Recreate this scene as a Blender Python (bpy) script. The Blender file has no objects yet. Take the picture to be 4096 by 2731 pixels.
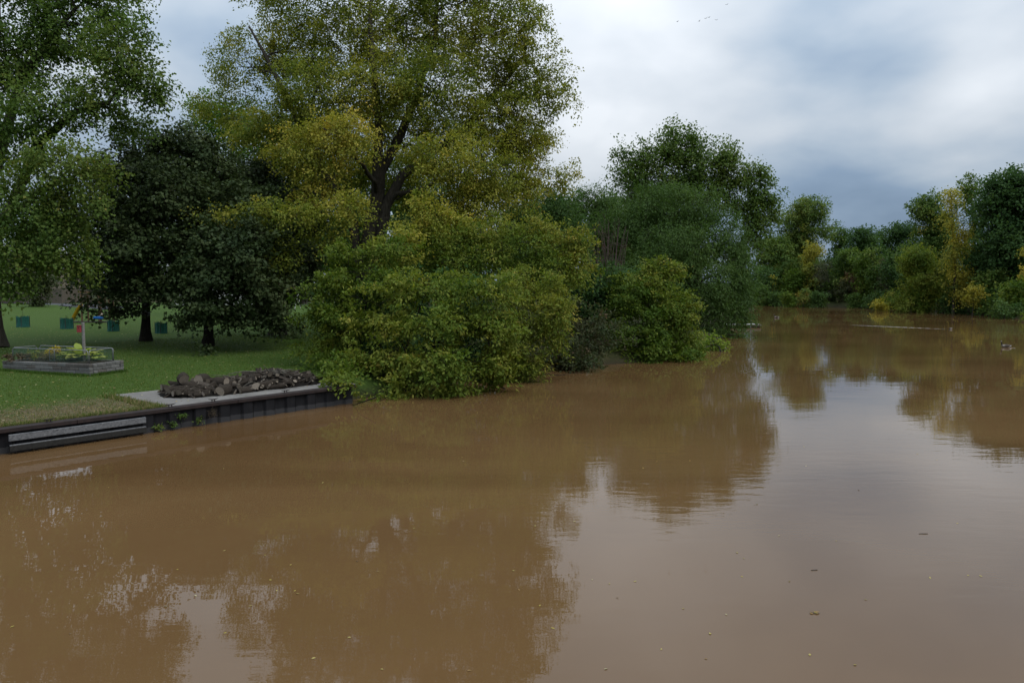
import bpy, bmesh, math, random
import numpy as np
from mathutils import Vector

sc = bpy.context.scene
# ------------------------------------------------------------------ camera
H = 5.0                       # height of the camera above the water
F = 3100.0                    # focal length in photograph pixels
PITCH = math.atan(235.5 / F)
cam_d = bpy.data.cameras.new('camera')
cam_d.sensor_width = 36.0
cam_d.lens = F / 4096 * 36.0
cam_d.clip_end = 6000
cam = bpy.data.objects.new('camera', cam_d)
cam.location = (0, 0, H)
cam.rotation_euler = (math.pi / 2 - PITCH, 0, 0)
sc.collection.objects.link(cam)
sc.camera = cam

# ------------------------------------------------------------------ sky, sun, exposure
SUN_EL, SUN_AZ = math.radians(52), math.radians(112)     # azimuth from +Y clockwise
w = bpy.data.worlds.new('World')
sc.world = w
w.use_nodes = True
nt = w.node_tree
nt.nodes.clear()
def N(t, **kw):
    n = nt.nodes.new(t)
    for k, v in kw.items():
        setattr(n, k, v)
    return n
def LK(a, b):
    nt.links.new(a, b)
def M(op, a, b=None, c=None):
    n = N('ShaderNodeMath', operation=op)
    for i, v in enumerate((a, b, c)):
        if v is None: continue
        if hasattr(v, 'links'): LK(v, n.inputs[i])
        else: n.inputs[i].default_value = v
    return n.outputs[0]
sky = N('ShaderNodeTexSky', sky_type='NISHITA')
sky.sun_disc = False
sky.sun_elevation = SUN_EL
sky.sun_rotation = SUN_AZ
tc = N('ShaderNodeTexCoord')
sep = N('ShaderNodeSeparateXYZ')
LK(tc.outputs['Generated'], sep.inputs[0])
zz = M('ADD', M('MAXIMUM', sep.outputs[2], 0.0), 0.36)
comb = N('ShaderNodeCombineXYZ')
LK(M('DIVIDE', sep.outputs[0], zz), comb.inputs[0])
LK(M('DIVIDE', sep.outputs[1], zz), comb.inputs[1])
def noise(vec, scale, detail, rough, off, dist=0.0):
    mp = N('ShaderNodeMapping')
    mp.inputs['Location'].default_value = off
    LK(vec, mp.inputs[0])
    n = N('ShaderNodeTexNoise')
    n.inputs['Scale'].default_value = scale
    n.inputs['Detail'].default_value = detail
    n.inputs['Roughness'].default_value = rough
    n.inputs['Distortion'].default_value = dist
    LK(mp.outputs[0], n.inputs['Vector'])
    return n.outputs[0]
n1 = noise(comb.outputs[0], 1.3, 4, 0.45, (9.7, 4.1, 0), 0.25)
n2 = noise(comb.outputs[0], 3.6, 4, 0.48, (11.0, 2.0, 0), 0.15)
def lobe(px, py, width):
    u, v = (px - 2048) / F, (1365.5 - py) / F
    d = Vector((u, math.cos(PITCH) + v * math.sin(PITCH), -math.sin(PITCH) + v * math.cos(PITCH))).normalized()
    n = N('ShaderNodeVectorMath', operation='DISTANCE')
    LK(tc.outputs['Generated'], n.inputs[0])
    n.inputs[1].default_value = d
    q = M('DIVIDE', n.outputs['Value'], width)
    return M('EXPONENT', M('MULTIPLY', M('MULTIPLY', q, q), -1.0))
# cloud thickness: thin bright places and thick blue-grey banks low down
thin = M('ADD', M('ADD', M('MULTIPLY', n1, 0.62), M('MULTIPLY', n2, 0.40)), -0.02)
thin = M('ADD', thin, M('MULTIPLY', lobe(2560, 240, 0.19), 0.17))
thin = M('ADD', thin, M('MULTIPLY', lobe(3900, 400, 0.12), 0.18))
thin = M('ADD', thin, M('MULTIPLY', lobe(2350, 640, 0.09), 0.10))
thin = M('SUBTRACT', thin, M('MULTIPLY', lobe(3500, 800, 0.18), 0.15))
thin = M('SUBTRACT', thin, M('MULTIPLY', lobe(3500, 20, 0.14), 0.03))
thin = M('SUBTRACT', thin, M('MULTIPLY', lobe(4150, 760, 0.13), 0.13))
thin = M('SUBTRACT', thin, M('MULTIPLY', lobe(2850, 800, 0.12), 0.07))
thin = M('SUBTRACT', thin, M('MULTIPLY', lobe(3250, 380, 0.07), 0.02))
thin = M('SUBTRACT', thin, M('MULTIPLY', lobe(900, 330, 0.15), 0.0))
thin = M('ADD', thin, M('MULTIPLY', M('MINIMUM', M('MAXIMUM', sep.outputs[2], 0.0), 0.5), 0.16))
ramp = N('ShaderNodeValToRGB')
LK(thin, ramp.inputs[0])
el = ramp.color_ramp.elements
el[0].position = 0.14; el[0].color = (0.16, 0.25, 0.39, 1)
el[1].position = 0.78; el[1].color = (0.95, 1.0, 1.06, 1)
for p, c in ((0.36, (0.31, 0.425, 0.585)), (0.47, (0.475, 0.58, 0.705)), (0.60, (0.70, 0.77, 0.85))):
    e = el.new(p); e.color = (*c, 1)
cl = N('ShaderNodeMixRGB', blend_type='MULTIPLY')
cl.inputs[0].default_value = 1.0
LK(ramp.outputs[0], cl.inputs[1])
ovc = N('ShaderNodeCombineXYZ')                         # an overcast sky brightens evenly from horizon to zenith
lum = M('MULTIPLY', M('ADD', M('MULTIPLY', M('MAXIMUM', sep.outputs[2], 0.0), 1.55), 0.78), 8.7)
for i_ in range(3): LK(lum, ovc.inputs[i_])
LK(ovc.outputs[0], cl.inputs[2])
mix = N('ShaderNodeMixRGB')
mix.inputs[0].default_value = 0.93
LK(sky.outputs[0], mix.inputs[1])
LK(cl.outputs[0], mix.inputs[2])
bg = N('ShaderNodeBackground')
bg.inputs[1].default_value = 0.10
LK(mix.outputs[0], bg.inputs[0])
wo = N('ShaderNodeOutputWorld')
LK(bg.outputs[0], wo.inputs[0])

sun_d = bpy.data.lights.new('sun', 'SUN')
sun_d.energy = 1.5
sun_d.angle = math.radians(35)
sun_d.color = (1.0, 0.96, 0.9)
sun = bpy.data.objects.new('sun', sun_d)
sdir = Vector((math.sin(SUN_AZ) * math.cos(SUN_EL), math.cos(SUN_AZ) * math.cos(SUN_EL), math.sin(SUN_EL)))
sun.rotation_euler = sdir.to_track_quat('Z', 'Y').to_euler()
sc.collection.objects.link(sun)

sc.view_settings.view_transform = 'Standard'
sc.view_settings.look = 'None'
sc.view_settings.gamma = 1.0
sc.view_settings.use_curve_mapping = False
sc.view_settings.exposure = 0.0
sc.render.engine = 'CYCLES'
cy = sc.cycles
cy.max_bounces = 7
cy.diffuse_bounces = 4
cy.glossy_bounces = 3
cy.transmission_bounces = 3
cy.transparent_max_bounces = 4
cy.caustics_reflective = False
cy.caustics_refractive = False
cy.use_denoising = True
try:
    cy.denoiser = 'OPENIMAGEDENOISE'
    cy.denoising_input_passes = 'RGB_ALBEDO_NORMAL'
    cy.denoising_prefilter = 'ACCURATE'
except Exception:
    pass

# ------------------------------------------------------------------ pixel helpers (photograph pixels / 2352-wide view pixels)
CP, SP = math.cos(PITCH), math.sin(PITCH)
def ray(px, py):
    u, v = (px - 2048) / F, (1365.5 - py) / F
    return np.array((u, CP + v * SP, -SP + v * CP))
def at(px, py, Y):                       # point on the pixel's ray at forward distance Y
    d = ray(px, py)
    return np.array((0, 0, H)) + d * (Y / d[1])
def onz(px, py, z=0.0):
    d = ray(px, py)
    return np.array((0, 0, H)) + d * ((z - H) / d[2])
K = 4096 / 2352.0
def atD(x, y, Y): return at(x * K, y * K, Y)
FD = F / K

# ------------------------------------------------------------------ object helpers
COL = sc.collection
def tag(o, label=None, cat=None, group=None, kind=None):
    if label: o['label'] = label
    if cat: o['category'] = cat
    if group: o['group'] = group
    if kind: o['kind'] = kind
    return o
def empty(name, loc):
    o = bpy.data.objects.new(name, None)
    o.empty_display_size = 0.2
    o.location = loc
    COL.objects.link(o)
    return o
def mesh_np(name, V, Fc, mat=None, col=None, smooth=False, extra=None):
    V = np.asarray(V, dtype=np.float32)
    Fc = np.asarray(Fc, dtype=np.int32)
    k = Fc.shape[1]
    me = bpy.data.meshes.new(name)
    me.vertices.add(len(V)); me.vertices.foreach_set('co', V.ravel())
    me.loops.add(Fc.size); me.loops.foreach_set('vertex_index', Fc.ravel())
    me.polygons.add(len(Fc))
    me.polygons.foreach_set('loop_start', np.arange(0, Fc.size, k, dtype=np.int32))
    if smooth:
        me.polygons.foreach_set('use_smooth', np.ones(len(Fc), dtype=bool))
    if col is not None:
        a = me.color_attributes.new('Col', 'FLOAT_COLOR', 'POINT')
        c = np.ones((len(V), 4), dtype=np.float32); c[:, :3] = col
        a.data.foreach_set('color', c.ravel())
    if mat is not None:
        for m_ in (mat if isinstance(mat, (list, tuple)) else [mat]): me.materials.append(m_)
    me.update(calc_edges=True)
    me.validate()
    return me
def obj(name, me, parent=None, loc=None):
    o = bpy.data.objects.new(name, me)
    COL.objects.link(o)
    if parent is not None: o.parent = parent
    if loc is not None: o.location = loc
    return o

class MB:
    """collects quads/tris in world or local coordinates"""
    def __init__(s): s.v = []; s.f = []; s.c = []; s.m = []; s.n = 0
    def add(s, V, Fs, col=None, mi=0):
        V = [tuple(map(float, p)) for p in V]
        s.v += V
        s.f += [tuple(i + s.n for i in f) for f in Fs]
        s.m += [mi] * len(Fs)
        s.c += [tuple(col) if col is not None else (1, 1, 1)] * len(V)
        s.n += len(V)
    def box(s, c, size, ax=None, col=None, bev=0.0, mi=0):
        c = np.array(c, float); h = np.array(size, float) / 2
        A = np.eye(3) if ax is None else np.array(ax, float)
        if bev <= 0:
            P = [(x, y, z) for x in (-1, 1) for y in (-1, 1) for z in (-1, 1)]
            V = [c + A[0] * p[0] * h[0] + A[1] * p[1] * h[1] + A[2] * p[2] * h[2] for p in P]
            s.add(V, [(0, 1, 3, 2), (4, 6, 7, 5), (0, 4, 5, 1), (2, 3, 7, 6), (0, 2, 6, 4), (1, 5, 7, 3)], col, mi)
        else:
            V = []; Fs = []
            b = min(bev, *(h * 0.45))
            # chamfered box: three quads per corner set
            idx = {}
            for sx in (-1, 1):
                for sy in (-1, 1):
                    for sz in (-1, 1):
                        sg = np.array((sx, sy, sz), float)
                        for a in range(3):
                            q = sg * (h - b); q[a] = sg[a] * h[a]
                            idx[(sx, sy, sz, a)] = len(V)
                            V.append(c + A[0] * q[0] + A[1] * q[1] + A[2] * q[2])
            for a in range(3):
                o1, o2 = [i for i in range(3) if i != a]
                for sg in (-1, 1):
                    def k(s1, s2):
                        t = [0, 0, 0]; t[a] = sg; t[o1] = s1; t[o2] = s2
                        return idx[(*t, a)]
                    Fs.append((k(-1, -1), k(1, -1), k(1, 1), k(-1, 1)))
                for s1 in (-1, 1):
                    for s2 in (-1, 1):
                        def g(sa, ax_):
                            t = [0, 0, 0]; t[a] = sa; t[o1] = s1; t[o2] = s2
                            return idx[(*t, ax_)]
                        Fs.append((g(-1, o1), g(1, o1), g(1, o2), g(-1, o2)))
            for sx in (-1, 1):
                for sy in (-1, 1):
                    for sz in (-1, 1):
                        Fs.append(tuple(idx[(sx, sy, sz, a)] for a in range(3)))
            s.add(V, Fs, col, mi)
    def tube(s, pts, rad, sides=6, col=None, cap=True, mi=0):
        pts = np.array(pts, float); n = len(pts)
        rad = np.broadcast_to(np.array(rad, float), (n,)) if np.ndim(rad) < 2 else np.array(rad, float)
        V = tube_verts(pts, rad, sides)
        Fs = [tuple(f) for f in tube_faces(n, sides)]
        if cap:
            Fs.append(tuple(range(sides))[::-1]); Fs.append(tuple((n - 1) * sides + i for i in range(sides)))
        s.add(V, Fs, col, mi)
    def build(s, name, mat, parent=None, loc=None, smooth=False, base=None):
        me = bpy.data.meshes.new(name)
        V = s.v if base is None else [tuple(np.array(p) - np.array(base)) for p in s.v]
        me.from_pydata(V, [], s.f)
        mats = mat if isinstance(mat, (list, tuple)) else [mat]
        for m_ in mats: me.materials.append(m_)
        me.polygons.foreach_set('material_index', s.m)
        if smooth: me.polygons.foreach_set('use_smooth', [True] * len(s.f))
        a = me.color_attributes.new('Col', 'FLOAT_COLOR', 'POINT')
        c = np.ones((len(V), 4), dtype=np.float32)
        if V: c[:, :3] = np.array(s.c)
        a.data.foreach_set('color', c.ravel())
        bm = bmesh.new(); bm.from_mesh(me); bmesh.ops.recalc_face_normals(bm, faces=bm.faces); bm.to_mesh(me); bm.free()
        me.update()
        return obj(name, me, parent, loc)

def unit(v):
    v = np.asarray(v, float); n = np.linalg.norm(v, axis=-1, keepdims=True)
    return v / np.maximum(n, 1e-9)
def tube_verts(pts, rad, sides):
    n = len(pts)
    T = np.gradient(pts, axis=0); T = unit(T)
    mean = unit(pts[-1] - pts[0])
    ref = np.array((1.0, 0, 0)) if abs(mean[0]) < 0.8 else np.array((0, 1.0, 0))
    Uv = unit(np.cross(T, ref)); Wv = np.cross(T, Uv)
    a = np.arange(sides) * (2 * math.pi / sides)
    r = np.asarray(rad)
    ru = r if r.ndim == 1 else r[:, 0]; rw = r if r.ndim == 1 else r[:, 1]
    V = pts[:, None, :] + ru[:, None, None] * np.cos(a)[None, :, None] * Uv[:, None, :] + rw[:, None, None] * np.sin(a)[None, :, None] * Wv[:, None, :]
    return V.reshape(-1, 3)
_tf = {}
def tube_faces(n, sides):
    if (n, sides) not in _tf:
        i = np.arange(n - 1)[:, None] * sides; j = np.arange(sides)[None, :]; j2 = (j + 1) % sides
        _tf[(n, sides)] = np.stack(((i + j), (i + j2), (i + sides + j2), (i + sides + j)), -1).reshape(-1, 4)
    return _tf[(n, sides)]
class Tubes:
    """many tubes joined, quads only"""
    def __init__(s): s.V = []; s.F = []; s.n = 0
    def add(s, pts, rad, sides=5):
        pts = np.asarray(pts, float)
        V = tube_verts(pts, np.asarray(rad, float), sides)
        s.V.append(V); s.F.append(tube_faces(len(pts), sides) + s.n); s.n += len(V)
    def mesh(s, name, mat, base):
        return mesh_np(name, np.concatenate(s.V) - np.asarray(base), np.concatenate(s.F), mat, smooth=True)

# ------------------------------------------------------------------ materials
def material(name, build):
    m = bpy.data.materials.new(name)
    m.use_nodes = True
    t = m.node_tree
    t.nodes.clear()
    out = t.nodes.new('ShaderNodeOutputMaterial')
    G = type('G', (), {})()
    G.t = t
    def nd(tp, **kw):
        n = t.nodes.new(tp)
        for k, v in kw.items(): setattr(n, k, v)
        return n
    def lk(a, b): t.links.new(a, b)
    def mth(op, a, b=None, c=None, clamp=False):
        n = nd('ShaderNodeMath', operation=op); n.use_clamp = clamp
        for i, v in enumerate((a, b, c)):
            if v is None: continue
            if hasattr(v, 'links'): lk(v, n.inputs[i])
            else: n.inputs[i].default_value = v
        return n.outputs[0]
    def coord(scale=(1, 1, 1), rot=(0, 0, 0), kind='Object', loc=(0, 0, 0)):
        c = nd('ShaderNodeTexCoord'); mp = nd('ShaderNodeMapping')
        mp.inputs['Scale'].default_value = scale; mp.inputs['Rotation'].default_value = rot; mp.inputs['Location'].default_value = loc
        lk(c.outputs[kind], mp.inputs[0]); return mp.outputs[0]
    def nz(vec, scale, detail=4, rough=0.55, dist=0.0):
        n = nd('ShaderNodeTexNoise')
        n.inputs['Scale'].default_value = scale; n.inputs['Detail'].default_value = detail
        n.inputs['Roughness'].default_value = rough; n.inputs['Distortion'].default_value = dist
        lk(vec, n.inputs['Vector']); return n.outputs[0]
    def ramp(fac, stops):
        r = nd('ShaderNodeValToRGB'); lk(fac, r.inputs[0]); e = r.color_ramp.elements
        e[0].position = stops[0][0]; e[0].color = (*stops[0][1], 1)
        e[1].position = stops[-1][0]; e[1].color = (*stops[-1][1], 1)
        for p, c in stops[1:-1]:
            q = e.new(p); q.color = (*c, 1)
        return r.outputs[0]
    def mixc(fac, a, b, bt='MIX'):
        n = nd('ShaderNodeMixRGB', blend_type=bt)
        for i, v in enumerate((fac, a, b)):
            if hasattr(v, 'links'): lk(v, n.inputs[i])
            else: n.inputs[i].default_value = v if i == 0 else (*v, 1)
        return n.outputs[0]
    def bump(h, strength=0.5, dist=0.02, nrm=None):
        b = nd('ShaderNodeBump'); b.inputs['Strength'].default_value = strength; b.inputs['Distance'].default_value = dist
        lk(h, b.inputs['Height'])
        if nrm is not None: lk(nrm, b.inputs['Normal'])
        return b.outputs[0]
    def pbsdf(col, rough=0.8, spec=0.3, nrm=None, metal=0.0):
        p = nd('ShaderNodeBsdfPrincipled')
        for k, v in (('Base Color', col), ('Roughness', rough), ('Specular IOR Level', spec), ('Metallic', metal)):
            if hasattr(v, 'links'): lk(v, p.inputs[k])
            else: p.inputs[k].default_value = (*v, 1) if k == 'Base Color' else v
        if nrm is not None: lk(nrm, p.inputs['Normal'])
        return p
    for k, v in dict(nd=nd, lk=lk, mth=mth, coord=coord, nz=nz, ramp=ramp, mixc=mixc, bump=bump, pbsdf=pbsdf).items(): setattr(G, k, v)
    G.attr = lambda n='Col': (lambda a: (setattr(a, 'attribute_name', n), a)[1])(nd('ShaderNodeAttribute')).outputs['Color']
    sh = build(G)
    lk(sh if not hasattr(sh, 'outputs') else sh.outputs[0], out.inputs[0])
    return m

def leaf_mat(name, transl, gloss_r, spec):
    def b(g):
        c = g.mixc(1.0, g.attr(), (1.48, 1.46, 1.42), 'MULTIPLY')
        p = g.pbsdf(c, gloss_r, spec)
        tr = g.nd('ShaderNodeBsdfTranslucent')
        g.lk(g.mixc(1.0, c, (1.0, 1.05, 0.55), 'MULTIPLY'), tr.inputs[0])
        mx = g.nd('ShaderNodeMixShader'); mx.inputs[0].default_value = transl
        g.lk(p.outputs[0], mx.inputs[1]); g.lk(tr.outputs[0], mx.inputs[2])
        return mx
    return material(name, b)
MT = {}
MT['leaf'] = leaf_mat('leaf', 0.42, 0.60, 0.12)
MT['leaf_dark'] = leaf_mat('leaf_glossy_dark', 0.22, 0.50, 0.10)
def bark(c0, c1):
    def b(g):
        v = g.coord((1, 1, 0.18))
        n = g.nz(v, 14, 6, 0.65, 0.6)
        v2 = g.coord((1, 1, 1)); n2 = g.nz(v2, 1.7, 3)
        col = g.ramp(n, [(0.3, c0), (0.7, c1)])
        col = g.mixc(g.mth('MULTIPLY', n2, 0.5), col, (c0[0] * 0.7, c0[1] * 0.85, c0[2] * 0.6))
        return g.pbsdf(col, 0.95, 0.1, g.bump(n, 1.0, 0.05))
    return b
MT['bark'] = material('bark_grey_brown', bark((0.025, 0.021, 0.017), (0.11, 0.095, 0.078)))
MT['bark_pale'] = material('bark_pale_grey', bark((0.06, 0.055, 0.048), (0.20, 0.18, 0.15)))
MT['bark_dark'] = material('bark_dark', bark((0.012, 0.010, 0.008), (0.045, 0.038, 0.031)))
MT['bark_bush'] = material('bark_bleached_red', bark((0.06, 0.042, 0.038), (0.17, 0.125, 0.115)))
MT['bark_red'] = material('bark_reddish', bark((0.05, 0.028, 0.022), (0.17, 0.10, 0.085)))

def ground(g):
    c = g.attr()                                    # r: woodland floor, g: bare worn turf, b: mud
    s = g.nd('ShaderNodeSeparateColor'); g.lk(c, s.inputs[0])
    v = g.coord()
    fine = g.nz(v, 9, 6, 0.7); mid = g.nz(v, 1.3, 5, 0.6); big = g.nz(v, 0.16, 3, 0.5)
    vf = g.nz(v, 45, 3, 0.7)
    grass = g.ramp(fine, [(0.28, (0.022, 0.045, 0.008)), (0.5, (0.050, 0.090, 0.015)), (0.74, (0.095, 0.145, 0.028))])
    grass = g.mixc(g.mth('MULTIPLY', mid, 0.45), grass, (0.075, 0.10, 0.022))
    grass = g.mixc(g.mth('MULTIPLY', big, 0.4), grass, (0.03, 0.08, 0.012))
    worn = g.ramp(g.mth('ADD', g.mth('MULTIPLY', fine, 0.6), g.mth('MULTIPLY', vf, 0.4)), [(0.32, (0.045, 0.045, 0.018)), (0.5, (0.11, 0.09, 0.05)), (0.68, (0.25, 0.205, 0.135))])
    patch = g.mth('ADD', s.outputs[1], g.mth('MULTIPLY', g.mth('SUBTRACT', g.mth('ADD', g.mth('MULTIPLY', mid, 0.6), g.mth('MULTIPLY', fine, 0.4)), 0.5), 4.0))
    patch = g.mth('MULTIPLY', g.mth('SUBTRACT', patch, 0.25, None, True), 1.3, None, True)
    patch = g.mth('MULTIPLY', patch, g.mth('MULTIPLY', s.outputs[1], 2.0, None, True))
    col = g.mixc(patch, grass, worn)
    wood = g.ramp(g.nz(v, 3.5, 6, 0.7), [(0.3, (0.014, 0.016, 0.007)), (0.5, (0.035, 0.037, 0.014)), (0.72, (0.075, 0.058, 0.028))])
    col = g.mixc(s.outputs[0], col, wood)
    mud = g.ramp(mid, [(0.3, (0.020, 0.016, 0.010)), (0.7, (0.050, 0.037, 0.024))])
    col = g.mixc(s.outputs[2], col, mud)
    h = g.mth('ADD', fine, g.mth('MULTIPLY', vf, 0.6))
    return g.pbsdf(col, 0.95, 0.12, g.bump(h, 0.9, 0.05))
MT['ground'] = material('ground_turf', ground)

def water(g):
    v = g.coord()
    # long lazy undulation, ripple trains, and cat's-paw patches
    vs = g.coord((0.45, 1.0, 1.0), (0, 0, math.radians(-12)))
    vr = g.coord((0.30, 1.0, 1.0), (0, 0, math.radians(10)))
    long_ = g.nz(vs, 0.9, 2, 0.5)
    rip = g.nz(vr, 3.2, 3, 0.55, 0.3)
    fine = g.nz(g.coord((0.4, 1, 1), (0, 0, math.radians(25))), 11.0, 2, 0.5)
    pat = g.nz(g.coord((0.5, 1, 1), (0, 0, 0.3), loc=(4, 9, 0)), 0.045, 3, 0.5, 0.5)
    pm = g.nd('ShaderNodeMapRange'); g.lk(pat, pm.inputs[0]); pm.inputs[1].default_value = 0.47; pm.inputs[2].default_value = 0.66
    pm.inputs[3].default_value = 0.06; pm.inputs[4].default_value = 1.0
    h = g.mth('ADD', g.mth('MULTIPLY', long_, 0.0042), g.mth('MULTIPLY', g.mth('ADD', g.mth('MULTIPLY', rip, 0.0062), g.mth('MULTIPLY', fine, 0.0009)), pm.outputs[0]))
    # silt clouds in the water itself
    silt = g.nz(g.coord((0.6, 1, 1), loc=(2, 5, 0)), 0.10, 4, 0.5, 1.0)
    col = g.ramp(silt, [(0.3, (0.096, 0.0525, 0.0215)), (0.7, (0.150, 0.0865, 0.0370))])
    p = g.pbsdf(col, 0.0, 0.5, g.bump(h, 1.0, 1.0))
    p.inputs['IOR'].default_value = 1.333
    p.inputs['Specular IOR Level'].default_value = 0.5
    return p
MT['water'] = material('muddy_river_water', water)

def simple(c0, c1, scale=6, rough=0.8, spec=0.3, bmp=0.3, bd=0.01, stretch=(1, 1, 1), metal=0.0):
    def b(g):
        v = g.coord(stretch); n = g.nz(v, scale, 6, 0.62, 0.3); n2 = g.nz(v, scale * 5, 3, 0.6)
        f = g.mth('ADD', g.mth('MULTIPLY', n, 0.7), g.mth('MULTIPLY', n2, 0.3))
        return g.pbsdf(g.ramp(f, [(0.33, c0), (0.67, c1)]), rough, spec, g.bump(f, bmp, bd), metal)
    return b
def vcol(rough=0.8, spec=0.3, scale=20, var=0.35):
    def b(g):
        c = g.attr(); n = g.nz(g.coord(), scale, 5, 0.6)
        return g.pbsdf(g.mixc(1.0, c, g.ramp(n, [(0.3, (1 - var,) * 3), (0.7, (1 + var * 0.4,) * 3)]), 'MULTIPLY'), rough, spec, g.bump(n, 0.3, 0.01))
    return b
MT['concrete'] = material('concrete', simple((0.12, 0.112, 0.102), (0.225, 0.213, 0.198), 1.4, 0.9, 0.2, 0.2, 0.01))
MT['block'] = material('concrete_block', vcol(0.92, 0.15, 14, 0.4))
MT['rust_cap'] = material('rusted_steel_cap', simple((0.013, 0.010, 0.0095), (0.036, 0.022, 0.019), 3, 0.75, 0.3, 0.4, 0.01))
def pile(g):
    geo = g.nd('ShaderNodeNewGeometry'); s = g.nd('ShaderNodeSeparateXYZ'); g.lk(geo.outputs['Position'], s.inputs[0])
    v = g.coord((1, 1, 0.25), kind='Object'); n = g.nz(v, 5, 6, 0.65, 0.4); n2 = g.nz(g.coord(), 22, 4, 0.6)
    col = g.ramp(n, [(0.3, (0.005, 0.005, 0.006)), (0.55, (0.010, 0.010, 0.012)), (0.75, (0.022, 0.018, 0.017))])
    # dried silt left by the river up to the high mark
    lim = g.mth('ADD', 0.19, g.mth('MULTIPLY', g.mth('SUBTRACT', n, 0.5), 0.10))
    m = g.mth('MULTIPLY', g.mth('LESS_THAN', s.outputs[2], lim), 0.4)
    col = g.mixc(m, col, (0.075, 0.075, 0.077))
    return g.pbsdf(col, 0.8, 0.25, g.bump(g.mth('ADD', n, n2), 0.5, 0.015))
MT['pile'] = material('weathered_sheet_pile', pile)
def plank(g):
    v = g.coord((0.35, 5, 5)); n = g.nz(v, 4, 6, 0.6, 0.3); k = g.nz(g.coord((0.5, 1, 1)), 2.2, 3, 0.6)
    col = g.ramp(n, [(0.3, (0.075, 0.077, 0.082)), (0.7, (0.185, 0.187, 0.192))])
    col = g.mixc(g.mth('MULTIPLY', g.mth('LESS_THAN', k, 0.36), 0.65), col, (0.05, 0.052, 0.055))
    return g.pbsdf(col, 0.85, 0.2, g.bump(n, 0.4, 0.01))
MT['plank'] = material('silvered_timber', plank)
def plank_d(g):
    v = g.coord((0.35, 5, 5)); n = g.nz(v, 4, 6, 0.6, 0.3)
    return g.pbsdf(g.ramp(n, [(0.3, (0.012, 0.0115, 0.010)), (0.7, (0.032, 0.030, 0.027))]), 0.8, 0.25, g.bump(n, 0.4, 0.01))
MT['plank_dark'] = material('silted_timber', plank_d)
MT['vcol'] = material('plain_tinted', vcol(0.75, 0.3))
MT['steel'] = material('galvanised_steel', simple((0.17, 0.18, 0.185), (0.30, 0.31, 0.315), 20, 0.42, 0.5, 0.1, 0.003, metal=0.6))
MT['soil'] = material('garden_soil', simple((0.012, 0.009, 0.006), (0.045, 0.034, 0.022), 9, 0.95, 0.1, 0.8, 0.05))
MT['asphalt'] = material('asphalt', simple((0.05, 0.052, 0.058), (0.075, 0.078, 0.084), 2, 0.9, 0.2, 0.2, 0.01))
MT['wood_cut'] = material('cut_wood', simple((0.075, 0.062, 0.048), (0.27, 0.225, 0.175), 9, 0.9, 0.15, 0.3, 0.01))
MT['wood_split'] = material('split_wood', simple((0.012, 0.010, 0.008), (0.13, 0.108, 0.088), 7, 0.9, 0.15, 0.4, 0.01, (1, 1, 0.3)))
MT['wood_log'] = material('log_bark', simple((0.006, 0.0045, 0.0035), (0.072, 0.058, 0.045), 13, 0.95, 0.1, 1.0, 0.03, (1, 1, 0.25)))
MT['glass'] = material('window_glass', lambda g: g.pbsdf((0.02, 0.025, 0.03), 0.05, 0.6))
MT['white'] = material('white_paint', simple((0.62, 0.62, 0.60), (0.78, 0.78, 0.76), 3, 0.6, 0.4, 0.05))

# ------------------------------------------------------------------ river plan and ground height
W0 = onz(0, 1817)[:2]; W1 = onz(1330, 1622)[:2]
tw = unit(W1 - W0); nw = np.array((-tw[1], tw[0]))           # along the wall / into the land
WALL_Z = 0.72
WALL_END = float(np.dot(onz(1418, 1612)[:2] - W0, tw))
def wf(s, d, z=WALL_Z):
    p = W0 + tw * s + nw * d
    return np.array((p[0], p[1], z))
bank_px = [(1700, 1562), (2100, 1498), (2450, 1462), (2760, 1440), (2850, 1398), (2905, 1345), (2950, 1306), (2985, 1272), (3000, 1246)]
left_bank = [W0 - tw * 60, W0 + tw * WALL_END] + [onz(*p)[:2] for p in bank_px] + [np.array(p) for p in ((47, 147), (38, 160), (10, 168), (-60, 173), (-400, 178))]
far_bank = [np.array(p) for p in ((-400, 202), (-60, 199), (0, 193), (36, 184))] + [onz(*p)[:2] for p in ((3004, 1219), (3300, 1227), (3600, 1239), (3850, 1253), (4096, 1279))] + [np.array(p) for p in ((71, 70), (76, 30), (82, -60))]
POLY = np.array(left_bank + far_bank)
NL = len(left_bank)
def sdist(X, Y):
    """signed distance to the river edge (+ on land), index of nearest edge"""
    best = np.full(X.shape, 1e9); bi = np.zeros(X.shape, int); inside = np.zeros(X.shape, bool)
    n = len(POLY)
    for i in range(n):
        a = POLY[i]; b = POLY[(i + 1) % n]
        ab = b - a; L2 = max(ab @ ab, 1e-9)
        t = np.clip(((X - a[0]) * ab[0] + (Y - a[1]) * ab[1]) / L2, 0, 1)
        d = np.hypot(X - a[0] - t * ab[0], Y - a[1] - t * ab[1])
        m = d < best; best = np.where(m, d, best); bi = np.where(m, i, bi)
        if abs(b[1] - a[1]) > 1e-9:
            c = ((a[1] > Y) != (b[1] > Y)) & (X < (b[0] - a[0]) * (Y - a[1]) / (b[1] - a[1]) + a[0])
            inside ^= c
    return np.where(inside, -best, best), bi
def sm(a, b, x):
    t = np.clip((x - a) / (b - a), 0, 1); return t * t * (3 - 2 * t)
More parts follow.
